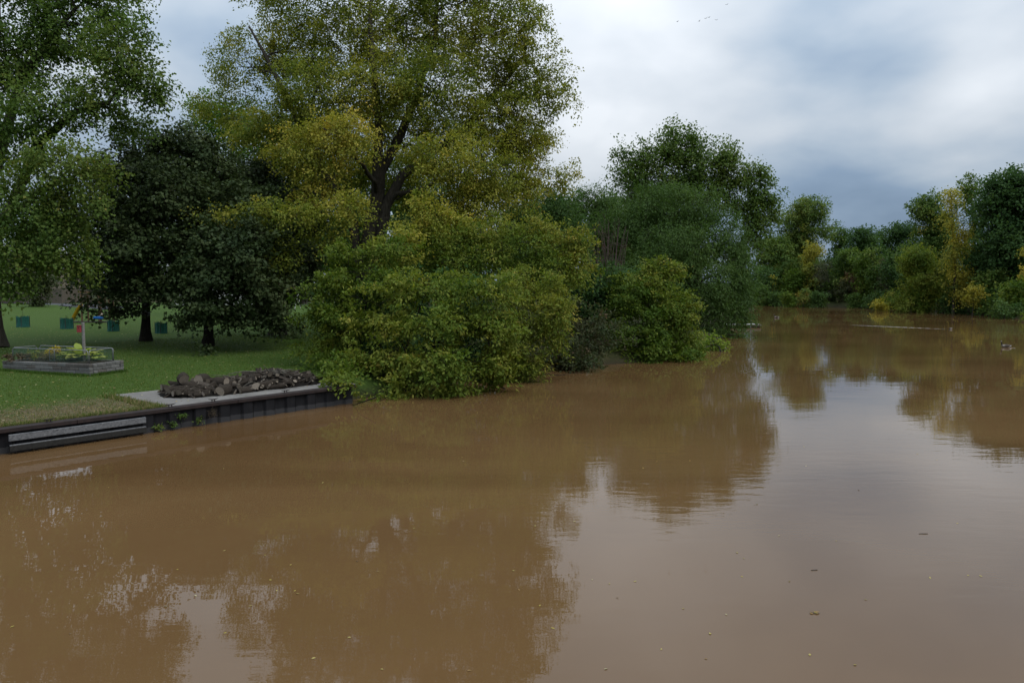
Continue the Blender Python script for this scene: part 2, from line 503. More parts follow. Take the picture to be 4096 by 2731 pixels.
def height(X, Y):
    X = np.asarray(X, float); Y = np.asarray(Y, float)
    d, bi = sdist(X, Y)
    wob = 0.05 * np.sin(X * 0.31 + 1) * np.sin(Y * 0.27) + 0.03 * np.sin(X * 0.9 + Y * 0.7)
    wall = bi == 0
    left = bi < NL - 1
    zin = -0.25 - 1.3 * sm(0, 6, -d)
    znat = -0.25 + (WALL_Z + 0.22) * sm(-0.2, 2.2, d) + wob * sm(1, 4, d)
    zwall = np.where(d > 0.10, WALL_Z - 0.03, -1.2) + wob * 0.6 * sm(1.5, 6, d)
    zl = np.where(wall, zwall, znat) + 1.5 * np.clip((d - 5) / 73, 0, 1) ** .85
    zr = -0.25 + 1.2 * sm(-0.2, 2.5, d) + wob + 3.2 * sm(3, 55, d)
    z = np.where(d < 0, np.where(wall, np.minimum(zin, -0.9), zin), np.where(left, zl, zr))
    return z
def gz(x, y): return float(height(np.array([x]), np.array([y]))[0])
def ground_pt(px, py):
    d = ray(px, py); t = np.arange(8.0, 260.0, 0.05)
    X, Y, Z = d[0] * t, d[1] * t, H + d[2] * t
    g = height(X, Y)
    i = int(np.argmax(Z <= g)) if (Z <= g).any() else len(t) - 1
    return np.array((X[i], Y[i], g[i]))

def axis(segs):
    out = []
    for a, b, st in segs:
        n = max(1, int(round((b - a) / st))); out += list(np.linspace(a, b, n, endpoint=False))
    out.append(segs[-1][1]); return np.array(out)
gx = axis([(-1500, -500, 250), (-500, -150, 50), (-150, -48, 6), (-48, -24, 1.5), (-24, -4, 0.22), (-4, 30, 0.8), (30, 90, 2), (90, 200, 8), (200, 600, 50), (600, 1500, 300)])
gy = axis([(-400, -60, 60), (-60, 14, 6), (14, 38, 0.22), (38, 62, 0.8), (62, 130, 2), (130, 210, 2), (210, 320, 8), (320, 700, 60), (700, 2200, 300)])
GX, GY = np.meshgrid(gx, gy)
GZ = height(GX, GY)
d_, bi_ = sdist(GX, GY)
left_ = bi_ < NL - 1
V = np.stack((GX, GY, GZ), -1).reshape(-1, 3)
ny, nx = GX.shape
ii = (np.arange(ny - 1)[:, None] * nx + np.arange(nx - 1)[None, :])
Fq = np.stack((ii, ii + 1, ii + nx + 1, ii + nx), -1).reshape(-1, 4)
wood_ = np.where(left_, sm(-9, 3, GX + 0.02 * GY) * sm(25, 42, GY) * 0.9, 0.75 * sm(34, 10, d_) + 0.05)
pc = ground_pt(330, 1640)
ex = (GX - pc[0]) * tw[0] + (GY - pc[1]) * tw[1]; ey = (GX - pc[0]) * nw[0] + (GY - pc[1]) * nw[1]
worn_ = np.clip(1.25 - np.hypot(ex / 7.5, ey / 3.0), 0, 1) * left_
mud_ = np.where(d_ < 0, 1.0, sm(1.6, 0.3, d_)) * np.where(bi_ == 0, d_ < 0.1, 1.0)
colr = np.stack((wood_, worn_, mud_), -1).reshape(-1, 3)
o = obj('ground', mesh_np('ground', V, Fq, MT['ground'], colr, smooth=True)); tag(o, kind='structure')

wm = mesh_np('river', [(-1400, -390, 0), (1400, -390, 0), (1400, 1400, 0), (-1400, 1400, 0)], [(0, 1, 2, 3)], MT['water'])
o = obj('river', wm); tag(o, kind='structure')

# ------------------------------------------------------------------ sheet-pile river wall
rw = empty('river_wall', wf(0, 0, 0)); RB = wf(0, 0, 0)
tag(rw, 'dark steel sheet pile wall with rusty capping along the river edge', 'retaining wall')
A3 = [np.array((tw[0], tw[1], 0)), np.array((nw[0], nw[1], 0)), np.array((0, 0, 1.0))]
pw = 0.46
npile = int((WALL_END + 9) / pw)
rs = random.Random(3)
s0 = WALL_END - npile * pw
for i in range(npile):
    a = s0 + i * pw; mb = MB(); dd = -0.10 if i % 2 else 0.0; e = -0.04 - 0.0
    prof = [(0.0, e), (0.05, -0.10 if i % 2 == 0 else e + 0.03), (pw - 0.05, -0.10 if i % 2 == 0 else e + 0.03), (pw - 0.012, e)]
    j = rs.uniform(-0.008, 0.008)
    Vv = []
    for (ds, dn) in prof:
        for z in (-1.2, WALL_Z - 0.03): Vv.append(wf(a + ds, dn + j, z) - RB)
    for (ds, dn) in reversed(prof):
        for z in (-1.2, WALL_Z - 0.03): Vv.append(wf(a + ds, dn + j + 0.014, z) - RB)
    Fs = []
    n2 = 8
    for q in range(n2):
        q2 = (q + 1) % n2; Fs.append((2 * q, 2 * q2, 2 * q2 + 1, 2 * q + 1))
    mb.add(Vv, Fs)
    mb.build('sheet_pile', MT['pile'], rw)
mb = MB()
capL = WALL_END + 9
for k in range(4):       # capping channel sections
    L = capL / 4
    mb = MB(); mb.box(wf(s0 + (k + 0.5) * L, 0.03, WALL_Z - 0.022) - RB, (L - 0.012, 0.40, 0.125), A3, bev=0.012)
    mb.build('cap_beam', MT['rust_cap'], rw)
sa = float(np.dot(onz(24, 1812)[:2] - W0, tw)); sb = float(np.dot(onz(574, 1734)[:2] - W0, tw))
for (z, h, m_, nm, off) in ((0.485, 0.19, 'plank', 'pale silvered upper fender board', -0.24), (0.165, 0.165, 'plank_dark', 'silt stained lower fender board', -0.26)):
    mb = MB(); mb.box((0, 0, 0), (sb - sa, 0.085, h), A3, bev=0.008)
    o = mb.build('fender_board', MT[m_], rw, wf((sa + sb) / 2, off, z) - RB); o['label'] = nm
    if m_ == 'plank_dark':       # paler strip along the top of the lower board
        mb = MB(); mb.box((0, 0, 0), (sb - sa - 0.02, 0.08, 0.035), A3, bev=0.008)
        mb.build('top_edge', MT['plank'], o, (0, 0, h / 2 + 0.016))
# cleats
def cleat(px, py, label):
    p = onz(px, py, WALL_Z + 0.04)[:2]; s = float(np.dot(p - W0, tw))
    b = wf(s, 0.06, WALL_Z + 0.041)
    r = empty('mooring_cleat', b); tag(r, label, 'cleat', 'mooring cleats on the wall cap')
    mb = MB(); mb.box((0, 0, 0.008), (0.17, 0.08, 0.014), A3, bev=0.003); mb.build('base_plate', MT['rust_cap'], r)
    for q in (-0.05, 0.05):
        mb = MB(); v = A3[0] * q; mb.tube([v + (0, 0, 0.012), v + (0, 0, 0.075)], 0.018, 8); mb.build('stem', MT['rust_cap'], r)
    mb = MB(); mb.tube([A3[0] * q + np.array((0, 0, z)) for q, z in ((-0.19, 0.105), (-0.10, 0.088), (0, 0.08), (0.10, 0.088), (0.19, 0.105))], [0.008, 0.017, 0.02, 0.017, 0.008], 8); mb.build('horn', MT['rust_cap'], r)
cleat(206, 1691, 'rusty mooring cleat on the wall cap above the fender boards')
cleat(684, 1628, 'rusty mooring cleat at the grassy corner of the concrete pad')
cleat(848, 1605, 'rusty mooring cleat on the wall cap in front of the bare pad')
cleat(1142, 1570, 'rusty mooring cleat on the wall cap in front of the log heap')

# concrete pad
ss0 = float(np.dot(onz(700, 1634, WALL_Z)[:2] - W0, tw))
pad = empty('concrete_pad', wf(ss0, 0.3, WALL_Z)); tag(pad, kind='structure')
cuts = [ss0, float(np.dot(onz(945, 1596, WALL_Z)[:2] - W0, tw)), ss0 + 5.1, WALL_END + 0.4]
for a, b in zip(cuts[:-1], cuts[1:]):
    mb = MB(); c = wf((a + b) / 2, 0.24 + 2.2, WALL_Z - 0.02) - wf(ss0, 0.3, WALL_Z)
    mb.box(c, (b - a - 0.03, 4.4, 0.10), A3, bev=0.012); mb.build('slab', MT['concrete'], pad)

# ------------------------------------------------------------------ foliage engine
def rand_unit(rng, n):
    v = rng.normal(size=(n, 3)); return unit(v)
NTRI = [0]
def leaf_quads(rng, P, along, nrm, L, W, fold=0.15):
    n = len(P)
    along = unit(along - nrm * np.sum(along * nrm, 1, keepdims=True) * 0.0)
    side = unit(np.cross(nrm, along)); up = np.cross(along, side)
    l = (L * rng.uniform(0.5, 1.3, n))[:, None]; w_ = (W * rng.uniform(0.7, 1.15, n))[:, None]
    b = P; t = P + along * l
    m = P + along * l * 0.42 + up * (fold * w_)
    Vv = np.stack((b, m + side * w_ * 0.5, t, m - side * w_ * 0.5), 1).reshape(-1, 3)
    Fs = np.arange(n * 4).reshape(n, 4)
    NTRI[0] += 2 * n
    return Vv, Fs
def bez(a, b, c, d, n):
    t = np.linspace(0, 1, n)[:, None]
    return a * (1 - t) ** 3 + 3 * b * t * (1 - t) ** 2 + 3 * c * t * t * (1 - t) + d * t ** 3
def gapn(P, ph, s):
    return (np.sin(P[:, 0] * s + ph) + np.sin(P[:, 1] * s * 1.13 + ph * 2) + np.sin(P[:, 2] * s * 1.31 + ph * 3) + 0.6 * np.sin((P[:, 0] + P[:, 2]) * s * 2.1 + ph)) / 3.6

def tree(name, label, cat, base, stems, blobs, pal, seed, spd=1.6, k=14, sig=0.42, flat=0.5, L=0.13, Wd=0.11,
         bark_m='bark', leaf_m='leaf', nsub=7, twig=0.35, up=0.45, droop=0.25, gap=-0.40, group=None, yel=0.3, ysd=0.22,
         hang=0.0, limb_r=1.0, twig_r=0.012, trunk_parts=True, gs=2.2, fold=0.15, inner=0.45, core=0.22):
    """stems: list of lists of (x,y,z,r) world; blobs: list of (c(3), r(3), tint)"""
    rng = np.random.default_rng(seed)
    base = np.asarray(base, float)
    root = empty(name, base); tag(root, label, cat, group)
    nodes = []; nr = []; nd_ = []
    for si, st in enumerate(stems):
        st = np.array(st, float)
        # resample
        seg = np.linalg.norm(np.diff(st[:, :3], axis=0), axis=1); cum = np.concatenate(([0], np.cumsum(seg)))
        m = max(4, int(cum[-1] / 0.6))
        tt = np.linspace(0, cum[-1], m)
        pts = np.stack([np.interp(tt, cum, st[:, i]) for i in range(3)], 1)
        rad = np.interp(tt, cum, st[:, 3])
        wob = np.cumsum(rng.normal(size=(m, 3)) * 0.05 * rad[:, None], 0); wob[0] = 0
        pts = pts + wob * np.array((1, 1, 0.3))
        if si == 0:
            rad = rad * (1 + 0.75 * np.exp(-(pts[:, 2] - pts[0, 2]) / (2.2 * rad[0])))
        sides = 14 if rad[0] > 0.2 else 8
        Vt = tube_verts(pts, rad, sides)
        Vt += rng.normal(size=Vt.shape) * np.repeat(rad, sides)[:, None] * 0.045
        obj('trunk', mesh_np('trunk', Vt - base, tube_faces(m, sides), MT[bark_m], smooth=True), root)
        NTRI[0] += 2 * m * sides
        for i in range(m):
            if i > m * 0.22 or len(stems) > 1 and si > 0:
                nodes.append(pts[i]); nr.append(rad[i]); nd_.append(unit(pts[min(i + 1, m - 1)] - pts[max(i - 1, 0)]))
    LV = []; LF = []; LC = []; nv = 0
    trunk_c = np.mean([np.array(st)[-1, :3] for st in stems], 0)
    order = sorted(range(len(blobs)), key=lambda i: np.linalg.norm(np.array(blobs[i][0]) - trunk_c))
    pal = np.array(pal, float)
    for bi in order:
        bl = blobs[bi]; c = np.array(bl[0], float); r = np.array(bl[1], float); tint = bl[2] if len(bl) > 2 else 0.0
        dens = bl[3] if len(bl) > 3 else 1.0
        A = 4 * math.pi * (((r[0] * r[1]) ** 1.6 + (r[0] * r[2]) ** 1.6 + (r[1] * r[2]) ** 1.6) / 3) ** (1 / 1.6)
        ns = max(4, int(A * spd * dens))
        dv = rand_unit(rng, ns)
        a1 = rng.normal(size=3) * 2.6; a2 = rng.normal(size=3) * 5.5; p1, p2 = rng.uniform(0, 6.3, 2)
        lump = 1 + 0.17 * np.sin(dv @ a1 + p1) + 0.13 * np.sin(dv @ a2 + p2)
        rho = (inner + (1 - inner) * rng.uniform(0, 1, ns) ** 0.55) * lump * rng.uniform(0.92, 1.08, ns)
        S = c + dv * rho[:, None] * r
        g = gapn(S, seed * 1.7, gs)
        S = S[g > gap]; dv = dv[g > gap]
        if core:
            nc = int(ns * core); d2 = rand_unit(rng, nc)
            S = np.concatenate((S, c + d2 * (rng.uniform(.1, .72, nc) ** .6)[:, None] * r * .95)); dv = np.concatenate((dv, d2))
        if len(S) == 0: continue
        # limb
        Nn = np.array(nodes); dist = np.linalg.norm(Nn - c, axis=1); hd = np.hypot(Nn[:, 0] - c[0], Nn[:, 1] - c[1])
        cost = dist + 1.5 * np.maximum(0, Nn[:, 2] - c[2] + 0.35 * hd)
        ni = int(np.argmin(cost)); n0 = Nn[ni]; Lb = dist[ni]
        r0 = min(nr[ni] * 0.72, (0.035 + 0.014 * Lb + 0.010 * r.max()) * limb_r)
        dirn = unit(c - n0)
        p1_ = n0 + unit(dirn + 0.6 * nd_[ni]) * Lb * 0.35
        p2_ = c - unit(dirn + np.array((0, 0, -0.35 if hang else 0.35))) * Lb * 0.3
        m = max(5, int(Lb / 0.7) + 2)
        path = bez(n0, p1_, p2_, c + dirn * r.min() * 0.35, m)
        path[1:-1] += rng.normal(size=(m - 2, 3)) * 0.035 * Lb / max(m / 6, 1)
        prad = np.linspace(r0, max(0.012, r0 * 0.25), m)
        tb = Tubes(); tb.add(path, prad, 7 if r0 > 0.06 else 5)
        for i in range(1, m):
            nodes.append(path[i]); nr.append(prad[i]); nd_.append(unit(path[i] - path[i - 1]))
        sub = S[rng.permutation(len(S))[:nsub]]
        subpts = [path[int(m * 0.5):]]
        for s in sub:
            pi = int(np.argmin(np.linalg.norm(path[int(m * 0.35):] - s, axis=1) + 0.5 * np.maximum(0, path[int(m * 0.35):, 2] - s[2]))) + int(m * 0.35)
            q0 = path[pi]; ll = np.linalg.norm(s - q0)
            q = bez(q0, q0 + unit(s - q0 + np.array((0, 0, 0.3 * ll))) * ll * 0.35, s - unit(s - q0 + np.array((0, 0, -0.2 * ll))) * ll * 0.3, s, 6)
            q[1:-1] += rng.normal(size=(4, 3)) * 0.04 * ll
            tb.add(q, np.linspace(min(prad[pi] * 0.6, 0.045 * limb_r), twig_r, 6), 4); subpts.append(q)
        sp = np.concatenate(subpts)
        # sprays of leaves
        ns = len(S)
        out = unit((S - c) / r); out[:, 2] = out[:, 2] * 0.6; out = unit(out + rng.normal(size=(ns, 3)) * 0.35)
        tw_sel = rng.uniform(size=ns) < twig
        for s, o_ in zip(S[tw_sel], out[tw_sel]):
            q0 = sp[np.argmin(np.linalg.norm(sp - s, axis=1))]
            q1 = s + o_ * sig * 1.5
            tb.add(np.stack((q0, (q0 + q1) / 2 + rng.normal(size=3) * 0.06, q1)), [twig_r, twig_r * 0.7, twig_r * 0.35], 3)
        obj('limb', tb.mesh('limb', MT[bark_m], base), root)
        NTRI[0] += 2 * sum(len(f) for f in tb.F)
        kk = rng.poisson(k, ns)
        idx = np.repeat(np.arange(ns), kk); n = len(idx)
        sd1 = unit(np.cross(out, np.array((0, 0, 1.0))) + 1e-6)
        up1 = np.cross(sd1, out)
        ga = rng.normal(size=(n, 3)); ga = np.where(np.abs(ga) > 1.7, ga * .5, ga)
        ssz = rng.uniform(0.6, 1.35, ns)[idx][:, None] * sig
        al = ga[:, :1] * ssz * 1.15
        P = S[idx] + out[idx] * al + sd1[idx] * ga[:, 1:2] * ssz * 0.85 + up1[idx] * ga[:, 2:3] * ssz * flat
        P[:, 2] -= droop * np.abs(al[:, 0]) + (hang * rng.uniform(0, 1, n) ** 2 * 1.6 if hang else 0)
        nrm = unit(np.array((0, 0, up)) + out[idx] * 0.50 + rng.normal(size=(n, 3)) * 0.30)
        alg = unit(out[idx] * 0.7 + rng.normal(size=(n, 3)) * 0.6 + np.array((0, 0, -0.25 - hang)))
        Vl, Fl = leaf_quads(rng, P, alg, nrm, L, Wd, fold)
        t = np.clip(yel + tint + .22 * gapn(S, seed * .31, .8)[idx] + rng.normal(size=ns)[idx] * ysd * .6 + rng.normal(size=n) * 0.10, 0, 1)[:, None]
        x = t * (len(pal) - 1); i0 = np.minimum(x.astype(int), len(pal) - 2)[:, 0]; fr = x - i0[:, None]
        cc = (pal[i0] * (1 - fr) + pal[i0 + 1] * fr) * rng.uniform(0.84, 1.16, n)[:, None]
        LV.append(Vl); LF.append(Fl + nv); LC.append(np.repeat(cc, 4, 0)); nv += len(Vl)
    if LV:
        obj('crown', mesh_np('crown', np.concatenate(LV) - base, np.concatenate(LF), MT[leaf_m], np.concatenate(LC)), root)
    return root

def B(lst, Y, ry=None):
    """blobs from view pixels: (x, y, rx, rz[, dY[, tint[, dens]]])"""
    out = []
    for b in lst:
        x, y, rx, rz = b[:4]; dY = b[4] if len(b) > 4 else 0.0; tint = b[5] if len(b) > 5 else 0.0; dn = b[6] if len(b) > 6 else 1.0
        s = (Y + dY) / FD
        out.append((atD(x, y, Y + dY), (rx * s, (ry or 0.8) * (rx + rz) / 2 * s, rz * s), tint, dn))
    return out
def stemD(pts, Y):
    return [(*atD(x, y, Y + (e[0] if e else 0)), r) for x, y, r, *e in pts]
def auto_blobs(rng, cx, ytop, ybot, hw, Y, n, shape='round', tint=0.0):
    s = Y / FD; out = []
    zc = (ytop + ybot) / 2; hz = (ybot - ytop) / 2
    for i in range(n):
        f = (i + 0.5) / n                     # 0 bottom .. 1 top
        if shape == 'round': wd = math.sqrt(max(0.05, 1 - (2 * f - 0.95) ** 2))
        elif shape == 'cone': wd = 1.05 - 0.85 * f
        else: wd = 0.95 - 0.35 * abs(2 * f - 0.8)
        a = rng.uniform(0, 2 * math.pi); q = rng.uniform(0.1, 0.62) * wd
        rr = hw * rng.uniform(0.42, 0.58)
        y = ybot - f * 2 * hz
        y = min(max(y, ytop + rr * 0.6), ybot - rr * 0.35)
        c = atD(cx + math.cos(a) * q * hw, y, Y) + np.array((0, math.sin(a) * q * hw * s, 0))
        out.append((c, (rr * s, rr * s, rr * s * rng.uniform(0.65, 0.9)), tint + rng.normal() * 0.08))
    return out
def on_ground(x, y): return np.array((x, y, gz(x, y) - 0.05))

G_COT = [(0.080, 0.118, 0.020), (0.150, 0.172, 0.028), (0.255, 0.235, 0.042), (0.36, 0.265, 0.050)]
G_GRN = [(0.042, 0.080, 0.020), (0.075, 0.122, 0.028), (0.120, 0.150, 0.036), (0.22, 0.175, 0.04)]
G_MAPLE = [(0.019, 0.033, 0.013), (0.033, 0.050, 0.019), (0.050, 0.066, 0.027), (0.070, 0.070, 0.032)]
G_BRIGHT = [(0.045, 0.105, 0.014), (0.075, 0.145, 0.020), (0.11, 0.165, 0.026)]
G_SHRUB = [(0.046, 0.084, 0.012), (0.092, 0.128, 0.019), (0.165, 0.176, 0.031), (0.26, 0.205, 0.042)]
G_YEL = [(0.09, 0.12, 0.022), (0.16, 0.165, 0.032), (0.26, 0.235, 0.038), (0.33, 0.26, 0.04)]
G_DARK = [(0.025, 0.056, 0.019), (0.042, 0.084, 0.025), (0.070, 0.110, 0.032)]
G_VINE = [(0.070, 0.125, 0.018), (0.13, 0.185, 0.028), (0.20, 0.215, 0.038)]
G_RED = [(0.030, 0.050, 0.020), (0.060, 0.060, 0.030), (0.13, 0.06, 0.045)]

# ---- big cottonwood behind the river shrubs
Y4 = 56
b4 = B([(800, 390, 80, 60, 3, .05, .8), (950, 330, 85, 65, 3, .05, .8), (880, 260, 90, 60, 3, 0, .8), (1030, 300, 80, 55, 2, .05, .8), (750, 290, 80, 55, 3, .05, .8), (930, 440, 75, 50, 3, .05, .8), (1130, 330, 70, 50, 3, .05, .8), (560, 150, 80, 95, 2, -.05, .55), (500, 255, 80, 50, 2, 0, .6), (690, 110, 100, 95, 2), (840, 70, 115, 100, 0), (990, 60, 115, 105, 1), (1120, 110, 105, 85, 0), (1215, 180, 95, 65, 0, .05, .85),
        (1270, 230, 60, 42, 0, 0, .6), (1215, 60, 55, 60, 0, 0, .7), (1150, 265, 105, 75, 0), (1000, 200, 115, 90, -2), (860, 200, 110, 85, -3, .12), (720, 220, 105, 85, -2, .05), (610, 300, 95, 60, -1), (700, 350, 90, 62, -6, .22),
        (785, 315, 90, 58, -7, .25), (1000, 365, 80, 55, -6, .12), (1090, 380, 115, 75, -3, .1), (1195, 400, 72, 82, 0, .22), (1296, 400, 32, 42, 0, .15, .6), (610, 492, 90, 34, -10, .06, .55), (500, 500, 60, 20, -10, .05, .5),
        (700, 490, 70, 38, -9, .06, .65), (985, 500, 48, 60, -9, .22), (925, 555, 50, 46, -11, .26), (640, 600, 52, 45, -9, .12, .8), (800, 480, 50, 42, -9, .12, .8), (755, 540, 60, 36, -9, .03, .6), (905, 600, 45, 30, -11, .15, .6), (1040, 520, 60, 36, -8, .1, .8), (1090, 465, 100, 45, -3, .1), (735, 430, 62, 45, -7, .2), (1210, 320, 70, 60, 1, .1),
        (650, -20, 95, 80, 2, 0, .7), (800, -80, 130, 100, 0, 0, .6), (1000, -90, 130, 100, 0, 0, .6), (900, -180, 115, 85, 0, 0, .6), (1130, -20, 95, 80, 0, 0, .7), (890, -250, 75, 50, 0, 0, .6)], Y4)
base4 = on_ground(*atD(845, 650, Y4)[:2])
st4 = [[(*base4, 0.66)] + stemD([(850, 560, .60), (860, 500, .56), (872, 440, .50), (870, 360, .34, -1), (872, 290, .27, -2), (860, 180, .22, -2), (850, 60, .14, -2), (860, -100, .08)], Y4),
       [(*(base4 + np.array((0.2, 0, 2.6))), 0.5)] + stemD([(885, 470, .38), (925, 400, .33), (985, 355, .27), (1060, 300, .21), (1130, 220, .18), (1200, 130, .11)], Y4),
       [(*(base4 + np.array((-0.5, .2, 1.6))), 0.42)] + stemD([(810, 500, .32), (760, 420, .27), (710, 330, .22), (660, 230, .2), (610, 130, .12), (570, 60, .06)], Y4),
       [(*atD(872, 400, Y4), 0.36)] + stemD([(920, 310, .30), (960, 210, .24), (1000, 90, .16), (1010, -60, .08)], Y4)]
tree('cottonwood_tree', 'huge yellowing cottonwood with forked dark trunk rising behind the river shrubs', 'tree', base4, st4, b4, G_COT, 11,
     spd=2.9, k=36, sig=0.36, flat=0.65, L=0.152, Wd=0.146, yel=0.30, nsub=9, twig=0.16, gap=-0.38, bark_m='bark', limb_r=1.25, twig_r=0.016, gs=1.7)

# ---- left cottonwood at the lawn
Y1 = 50
p1 = ground_pt(-25, 1388); Y1 = p1[1]
b1 = B([(40, 100, 110, 110, 0), (170, 60, 115, 90, 0), (270, 110, 85, 80, -2, 0, .9), (320, 185, 70, 45, -2, 0, .8), (365, 210, 42, 40, -2, 0, .7), (230, 220, 110, 55, -2, 0, .8), (110, 240, 95, 70, -3), (20, 300, 90, 80, -2),
        (300, 280, 65, 35, 0, 0, .7), (130, 380, 110, 75, -5, .05), (40, 460, 110, 80, -5, .05), (160, 480, 85, 70, -4), (60, 570, 110, 60, -5, .05), (170, 590, 65, 55, -4), (20, 640, 70, 40, -5), (-80, 150, 130, 140, 0, 0, .7), (-120, 380, 130, 150, 0, 0, .7), (-110, 590, 110, 70, 0, 0, .7),
        (100, -60, 140, 90, 0, 0, .7), (250, -20, 90, 60, 0, 0, .7), (-60, -120, 150, 110, 0, 0, .6), (90, -150, 100, 60, 0, 0, .6), (230, 395, 50, 60, -3, 0, .7), (330, 70, 30, 30, -2, 0, .6)], Y1)
st1 = [[(*p1, 0.46), (*(p1 + (0, 0, 3)), .42), (*(p1 + (-.2, 0, 7)), .38), (*(p1 + (.4, 0, 12)), .34), (*(p1 + (1.2, 0, 18)), .16), (*(p1 + (1.5, 0, 23)), .06)],
       [(*(p1 + (0, -.2, 5)), .34)] + stemD([(90, 330, .24, -1), (175, 255, .17, -2), (250, 235, .11, -2)], Y1),
       [(*(p1 + (-.2, .1, 8)), .30)] + stemD([(45, 180, .24), (110, 90, .16), (170, 20, .1)], Y1)]
tree('cottonwood_tree', 'tall green cottonwood with a leaning dark trunk beside the raised garden bed', 'tree', p1 - (0, 0, .05), st1, b1, G_GRN, 23,
     spd=2.7, k=29, sig=0.38, flat=0.7, L=0.175, Wd=0.165, yel=0.34, nsub=8, twig=0.16, gap=-0.33, limb_r=1.2, twig_r=0.014, gs=1.9, ysd=.16, hang=0.15)

# ---- dark maples on the lawn
def maple(px, py, blobs, label, seed, r=0.27, dYs=0.0, forks=None, L=.22, spd=2.2):
    p = ground_pt(px, py); Ym = p[1]
    bb = B(blobs, Ym, 1.15)
    top = max(b[0][2] for b in bb)
    st = [[(*p, r), (*(p + (0.1, 0, 2.2)), r * .9), (*(p + (.2, 0, 5)), r * .75), (p[0] + .1, p[1], top - 1, .05)]]
    if forks: st += forks(p)
    return tree('maple_tree', label, 'tree', p - (0, 0, .05), st, bb, G_MAPLE, seed, spd=spd, k=41, sig=.44, flat=.38, L=L, Wd=L * .95, yel=.35, ysd=.2,
                bark_m='bark_dark', leaf_m='leaf_dark', nsub=7, twig=.15, up=.75, gap=-.36, droop=.3, fold=.05, gs=2.0, inner=.4)
maple(583, 1364, [(330, 360, 90, 70, 0), (430, 340, 80, 55, 0), (470, 400, 90, 70, 1), (290, 440, 85, 75, -1), (390, 450, 110, 85, -3), (250, 530, 70, 75, 0), (340, 560, 110, 80, -4), (450, 540, 90, 75, -3), (215, 620, 48, 60, 0), (290, 640, 85, 52, -3),
                  (400, 650, 95, 56, -4), (205, 695, 32, 28, 0), (290, 712, 40, 18, -2, 0, .8), (460, 620, 70, 60, -3)], 'dark leaved maple with a short straight trunk standing beyond the raised bed', 31)
maple(832, 1384, [(500, 500, 90, 70, 0), (580, 480, 80, 70, 1), (540, 570, 100, 75, -3), (470, 620, 75, 50, -4), (610, 590, 80, 75, 0), (560, 645, 95, 50, -3), (640, 650, 55, 50, 0), (480, 692, 68, 34, -4), (610, 722, 62, 24, -2), (425, 728, 38, 20, -3, 0, .8),
                  (478, 815, 26, 18, -5, .12, .9), (540, 722, 50, 22, -3)], 'low spreading dark maple whose branches hang to the grass behind the log heap', 37, .26)
maple(1112, 1342, [(620, 430, 80, 70, 2), (560, 410, 70, 60, 2), (690, 480, 70, 70, 0), (660, 560, 80, 75, -1), (700, 620, 50, 60, 0), (610, 650, 60, 60, 0), (650, 740, 40, 24, -2, 0, .7)],
      'dark maple with a thick forked trunk at the shaded lawn edge', 41, .42, forks=lambda p: [[(*(p + (.1, 0, 1.2)), .26), (*(p + (.9, 0, 3.5)), .2), (*(p + (1.6, 0, 7)), .1)]])
# ---- bright green trees behind
def simple_tree(name, label, x, Y, blobs, pal, seed, r=.3, **kw):
    p = on_ground(atD(x, 650, Y)[0], Y)
    top = max(b[0][2] for b in blobs); tp = [b for b in blobs if b[0][2] == top][0][0]
    st = [[(*p, r), (p[0] + .1, p[1], p[2] + (top - p[2]) * .35, r * .8), ((p[0] + tp[0]) / 2, (p[1] + tp[1]) / 2, p[2] + (top - p[2]) * .7, r * .45), (tp[0], tp[1], top, .04)]]
    return tree(name, label, kw.pop('cat', 'tree'), p, st, blobs, pal, seed, **kw)
simple_tree('broadleaf_tree', 'bright green broadleaf tree rising behind the dark maples', 600, 76,
            B([(470, 265, 55, 50), (540, 290, 80, 60), (620, 330, 80, 60), (560, 380, 80, 60), (680, 300, 70, 60), (650, 410, 90, 60), (740, 400, 70, 70), (700, 500, 80, 60), (590, 470, 70, 60), (700, 580, 60, 50)], 76), G_BRIGHT, 51,
            spd=1.5, k=26, sig=.55, flat=.5, L=.25, Wd=.18, yel=.4, nsub=6, twig=.1, gap=-.5)
simple_tree('broadleaf_tree', 'deep green broadleaf tree filling the gap behind the cottonwood trunk', 1050, 70,
            B([(1000, 470, 90, 60), (1120, 440, 80, 70), (1220, 470, 70, 60), (1080, 540, 90, 60), (960, 540, 90, 60), (1200, 540, 90, 60), (1290, 470, 50, 45), (1300, 540, 60, 50), (800, 540, 90, 50), (760, 600, 60, 50), (860, 430, 85, 70), (760, 430, 70, 60), (940, 420, 80, 70), (830, 360, 70, 55)], 70), G_DARK, 53,
            spd=1.5, k=26, sig=.55, flat=.5, L=.25, Wd=.16, yel=.5, nsub=6, twig=.1, gap=-.5)

